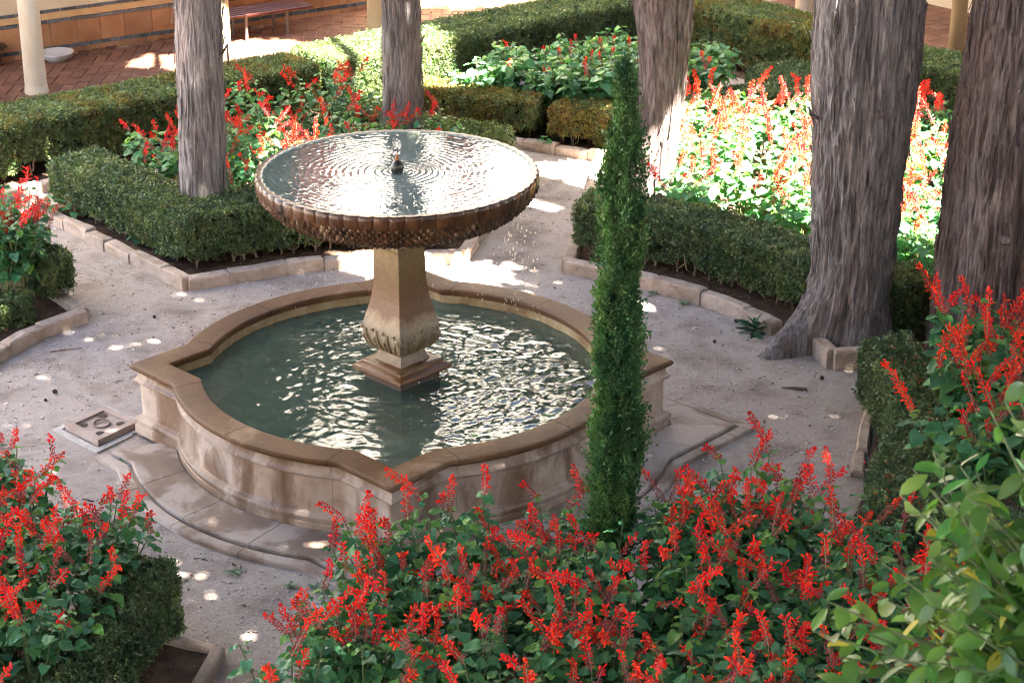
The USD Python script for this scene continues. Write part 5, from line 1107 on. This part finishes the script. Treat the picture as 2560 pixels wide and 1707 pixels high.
SPOTS = [
    ([(-2.82, 1.98), (-2.62, 2.05), (-2.42, 1.98), (-2.62, 1.91)], 0), ([(-2.38, 1.92), (-2.2, 1.97), (-2.02, 1.92), (-2.2, 1.87)], 0), ([(-2.64, 1.62), (-2.42, 1.69), (-2.20, 1.62), (-2.42, 1.55)], 0), ([(-2.11, 1.42), (-1.97, 1.48), (-1.83, 1.42), (-1.97, 1.36)], 0), ([(-3.11, 0.7), (-2.95, 0.75), (-2.79, 0.7), (-2.95, 0.65)], 0), ([(-2.84, 0.83), (-2.72, 0.88), (-2.60, 0.83), (-2.72, 0.78)], 0), ([(-1.60, -2.12), (-1.4, -2.02), (-1.20, -2.12), (-1.4, -2.22)], 0), ([(-1.33, -2.42), (-1.15, -2.37), (-0.97, -2.42), (-1.15, -2.47)], 0), ([(-0.90, 1.5), (-0.7, 1.65), (-0.50, 1.5), (-0.7, 1.35)], 0.5), ([(0.15, 1.55), (0.45, 1.67), (0.75, 1.55), (0.45, 1.43)], 0.6), ([(-0.45, -1.15), (-0.15, -1.03), (0.15, -1.15), (-0.15, -1.27)], 0.5), ([(0.50, -0.1), (0.55, -0.06), (0.60, -0.1), (0.55, -0.14)], 0.85), ([(0.09, -0.42), (0.15, -0.38), (0.21, -0.42), (0.15, -0.46)], 0.6), ([(-2.35, 2.6), (-2.2, 2.65), (-2.05, 2.6), (-2.2, 2.55)], 0), ([(-3.45, 0.2), (-3.3, 0.25), (-3.15, 0.2), (-3.3, 0.15)], 0),
]
lit_polys = []
K = SUN_AZ / math.tan(SUN_EL)
for pts, z in LIT: lit_polys.append(sa.translate(poly(pts), -K[0] * z, -K[1] * z))   # moved to where that ray would meet the ground
lit_u = shapely.union_all(lit_polys)
spot_u = shapely.union_all([sa.translate(poly(pts), -K[0] * z, -K[1] * z).buffer(0) for pts, z in SPOTS])
CL = 0.26
rng = np.random.default_rng(64)
xs = np.arange(-8.0, 8.0, CL); ys = np.arange(-6.5, 13.5, CL)
gx, gy = np.meshgrid(xs, ys); gx = gx.ravel() + rng.uniform(-.06, .06, gx.size); gy = gy.ravel() + rng.uniform(-.06, .06, gy.size)
e_, n_ = gx * .766 + gy * .643, -gx * .643 + gy * .766
dist = shapely.distance(lit_u, shapely.points(gx, gy))
need = (dist > 0.2) & (n_ < 12.4) & (e_ > -9) & (e_ < 12)
thin = shapely.distance(spot_u, shapely.points(gx, gy)) < 0.1
force = sg.LineString([(1.66, 5.28), (-0.1, 6.83)]).buffer(0.2).union(sg.LineString([(2.3, 2.95), (3.25, 2.5)]).buffer(0.2)).union(sg.LineString([(-2.45, 4.5), (-3.3, 5.2)]).buffer(0.25))
need |= shapely.contains_xy(force, gx, gy)
need &= n_ > -11.3 + 12.5 * 0.577 * 0.97 - 0.6
gx, gy, n_, thin = gx[need], gy[need], n_[need], thin[need]
dense = n_ > 6.8
gx, gy, thin = np.concatenate([gx, gx[dense] + 0.11, gx[dense] - 0.05]), np.concatenate([gy, gy[dense] + 0.09, gy[dense] - 0.12]), np.concatenate([thin, thin[dense], thin[dense]])
keys = ['T1', 'T2', 'T3', 'T4', 'T5']
AX = {k: TREES[k][1][:2] for k in keys}
H = np.zeros(len(gx)); OWN = np.zeros(len(gx), int)
for i, (x, y) in enumerate(zip(gx, gy)):
    best = (9e9, 0, 8.0)
    for z in np.arange(6.8, 11.6, .5) + rng.uniform(-.25, .25):
        p = np.array([x, y]) + K * z
        for q, k in enumerate(keys):
            d = np.linalg.norm(p - AX[k]) + rng.uniform(0, .8)
            if d < best[0]: best = (d, q, z)
    OWN[i], H[i] = best[1], best[2]
    H[i] += rng.uniform(-.4, .4)
C = np.column_stack([gx + K[0] * H, gy + K[1] * H, H])
def crown_clump(rng, n=64, R=0.21): return sprig(rng, n, R, 0.17, 0.1)
CRN = [crown_clump(rng) for _ in range(3)]
# low drooping boughs of the two left trees (mirrored in the water)
LB = []; LO = []
for cx, cy, cz, rx, ry, rz, nn, own in ((-2.3, 6.4, 4.2, 0.75, 0.8, 1.5, 70, 0), (-1.75, 6.6, 3.2, 0.9, 0.7, 0.75, 32, 0), (-0.75, 6.6, 3.2, 0.8, 0.6, 0.6, 60, 1), (0.35, 6.3, 3.1, 0.6, 0.6, 0.5, 45, 1), (1.25, 6.2, 3.0, 0.6, 0.5, 0.5, 45, 2), (2.1, 6.2, 3.1, 0.6, 0.5, 0.6, 45, 2), (-3.2, 5.9, 3.8, 0.8, 0.7, 1.4, 70, 0)):
    d = rng.normal(size=(nn, 3)); d /= np.linalg.norm(d, axis=1, keepdims=True); d *= rng.uniform(0, 1, (nn, 1)) ** .4
    LB.append(d * [rx, ry, rz] + [cx, cy, cz]); LO += [own] * nn
thin = np.concatenate([thin, np.zeros(len(LO), bool)])
C = np.vstack([C] + LB); OWN = np.concatenate([OWN, LO])
for q, k in enumerate(keys):
    m = OWN == q
    if m.sum() == 0: continue
    instancer(TREES[k][0], 'crown', [(c, 'tree_crown') for c in CRN], C[m], random_quats(rng, m.sum()), rng.uniform(1.2, 1.5, m.sum()) * np.where(thin[m], .7, 1.0), rng=rng, kind='stuff')
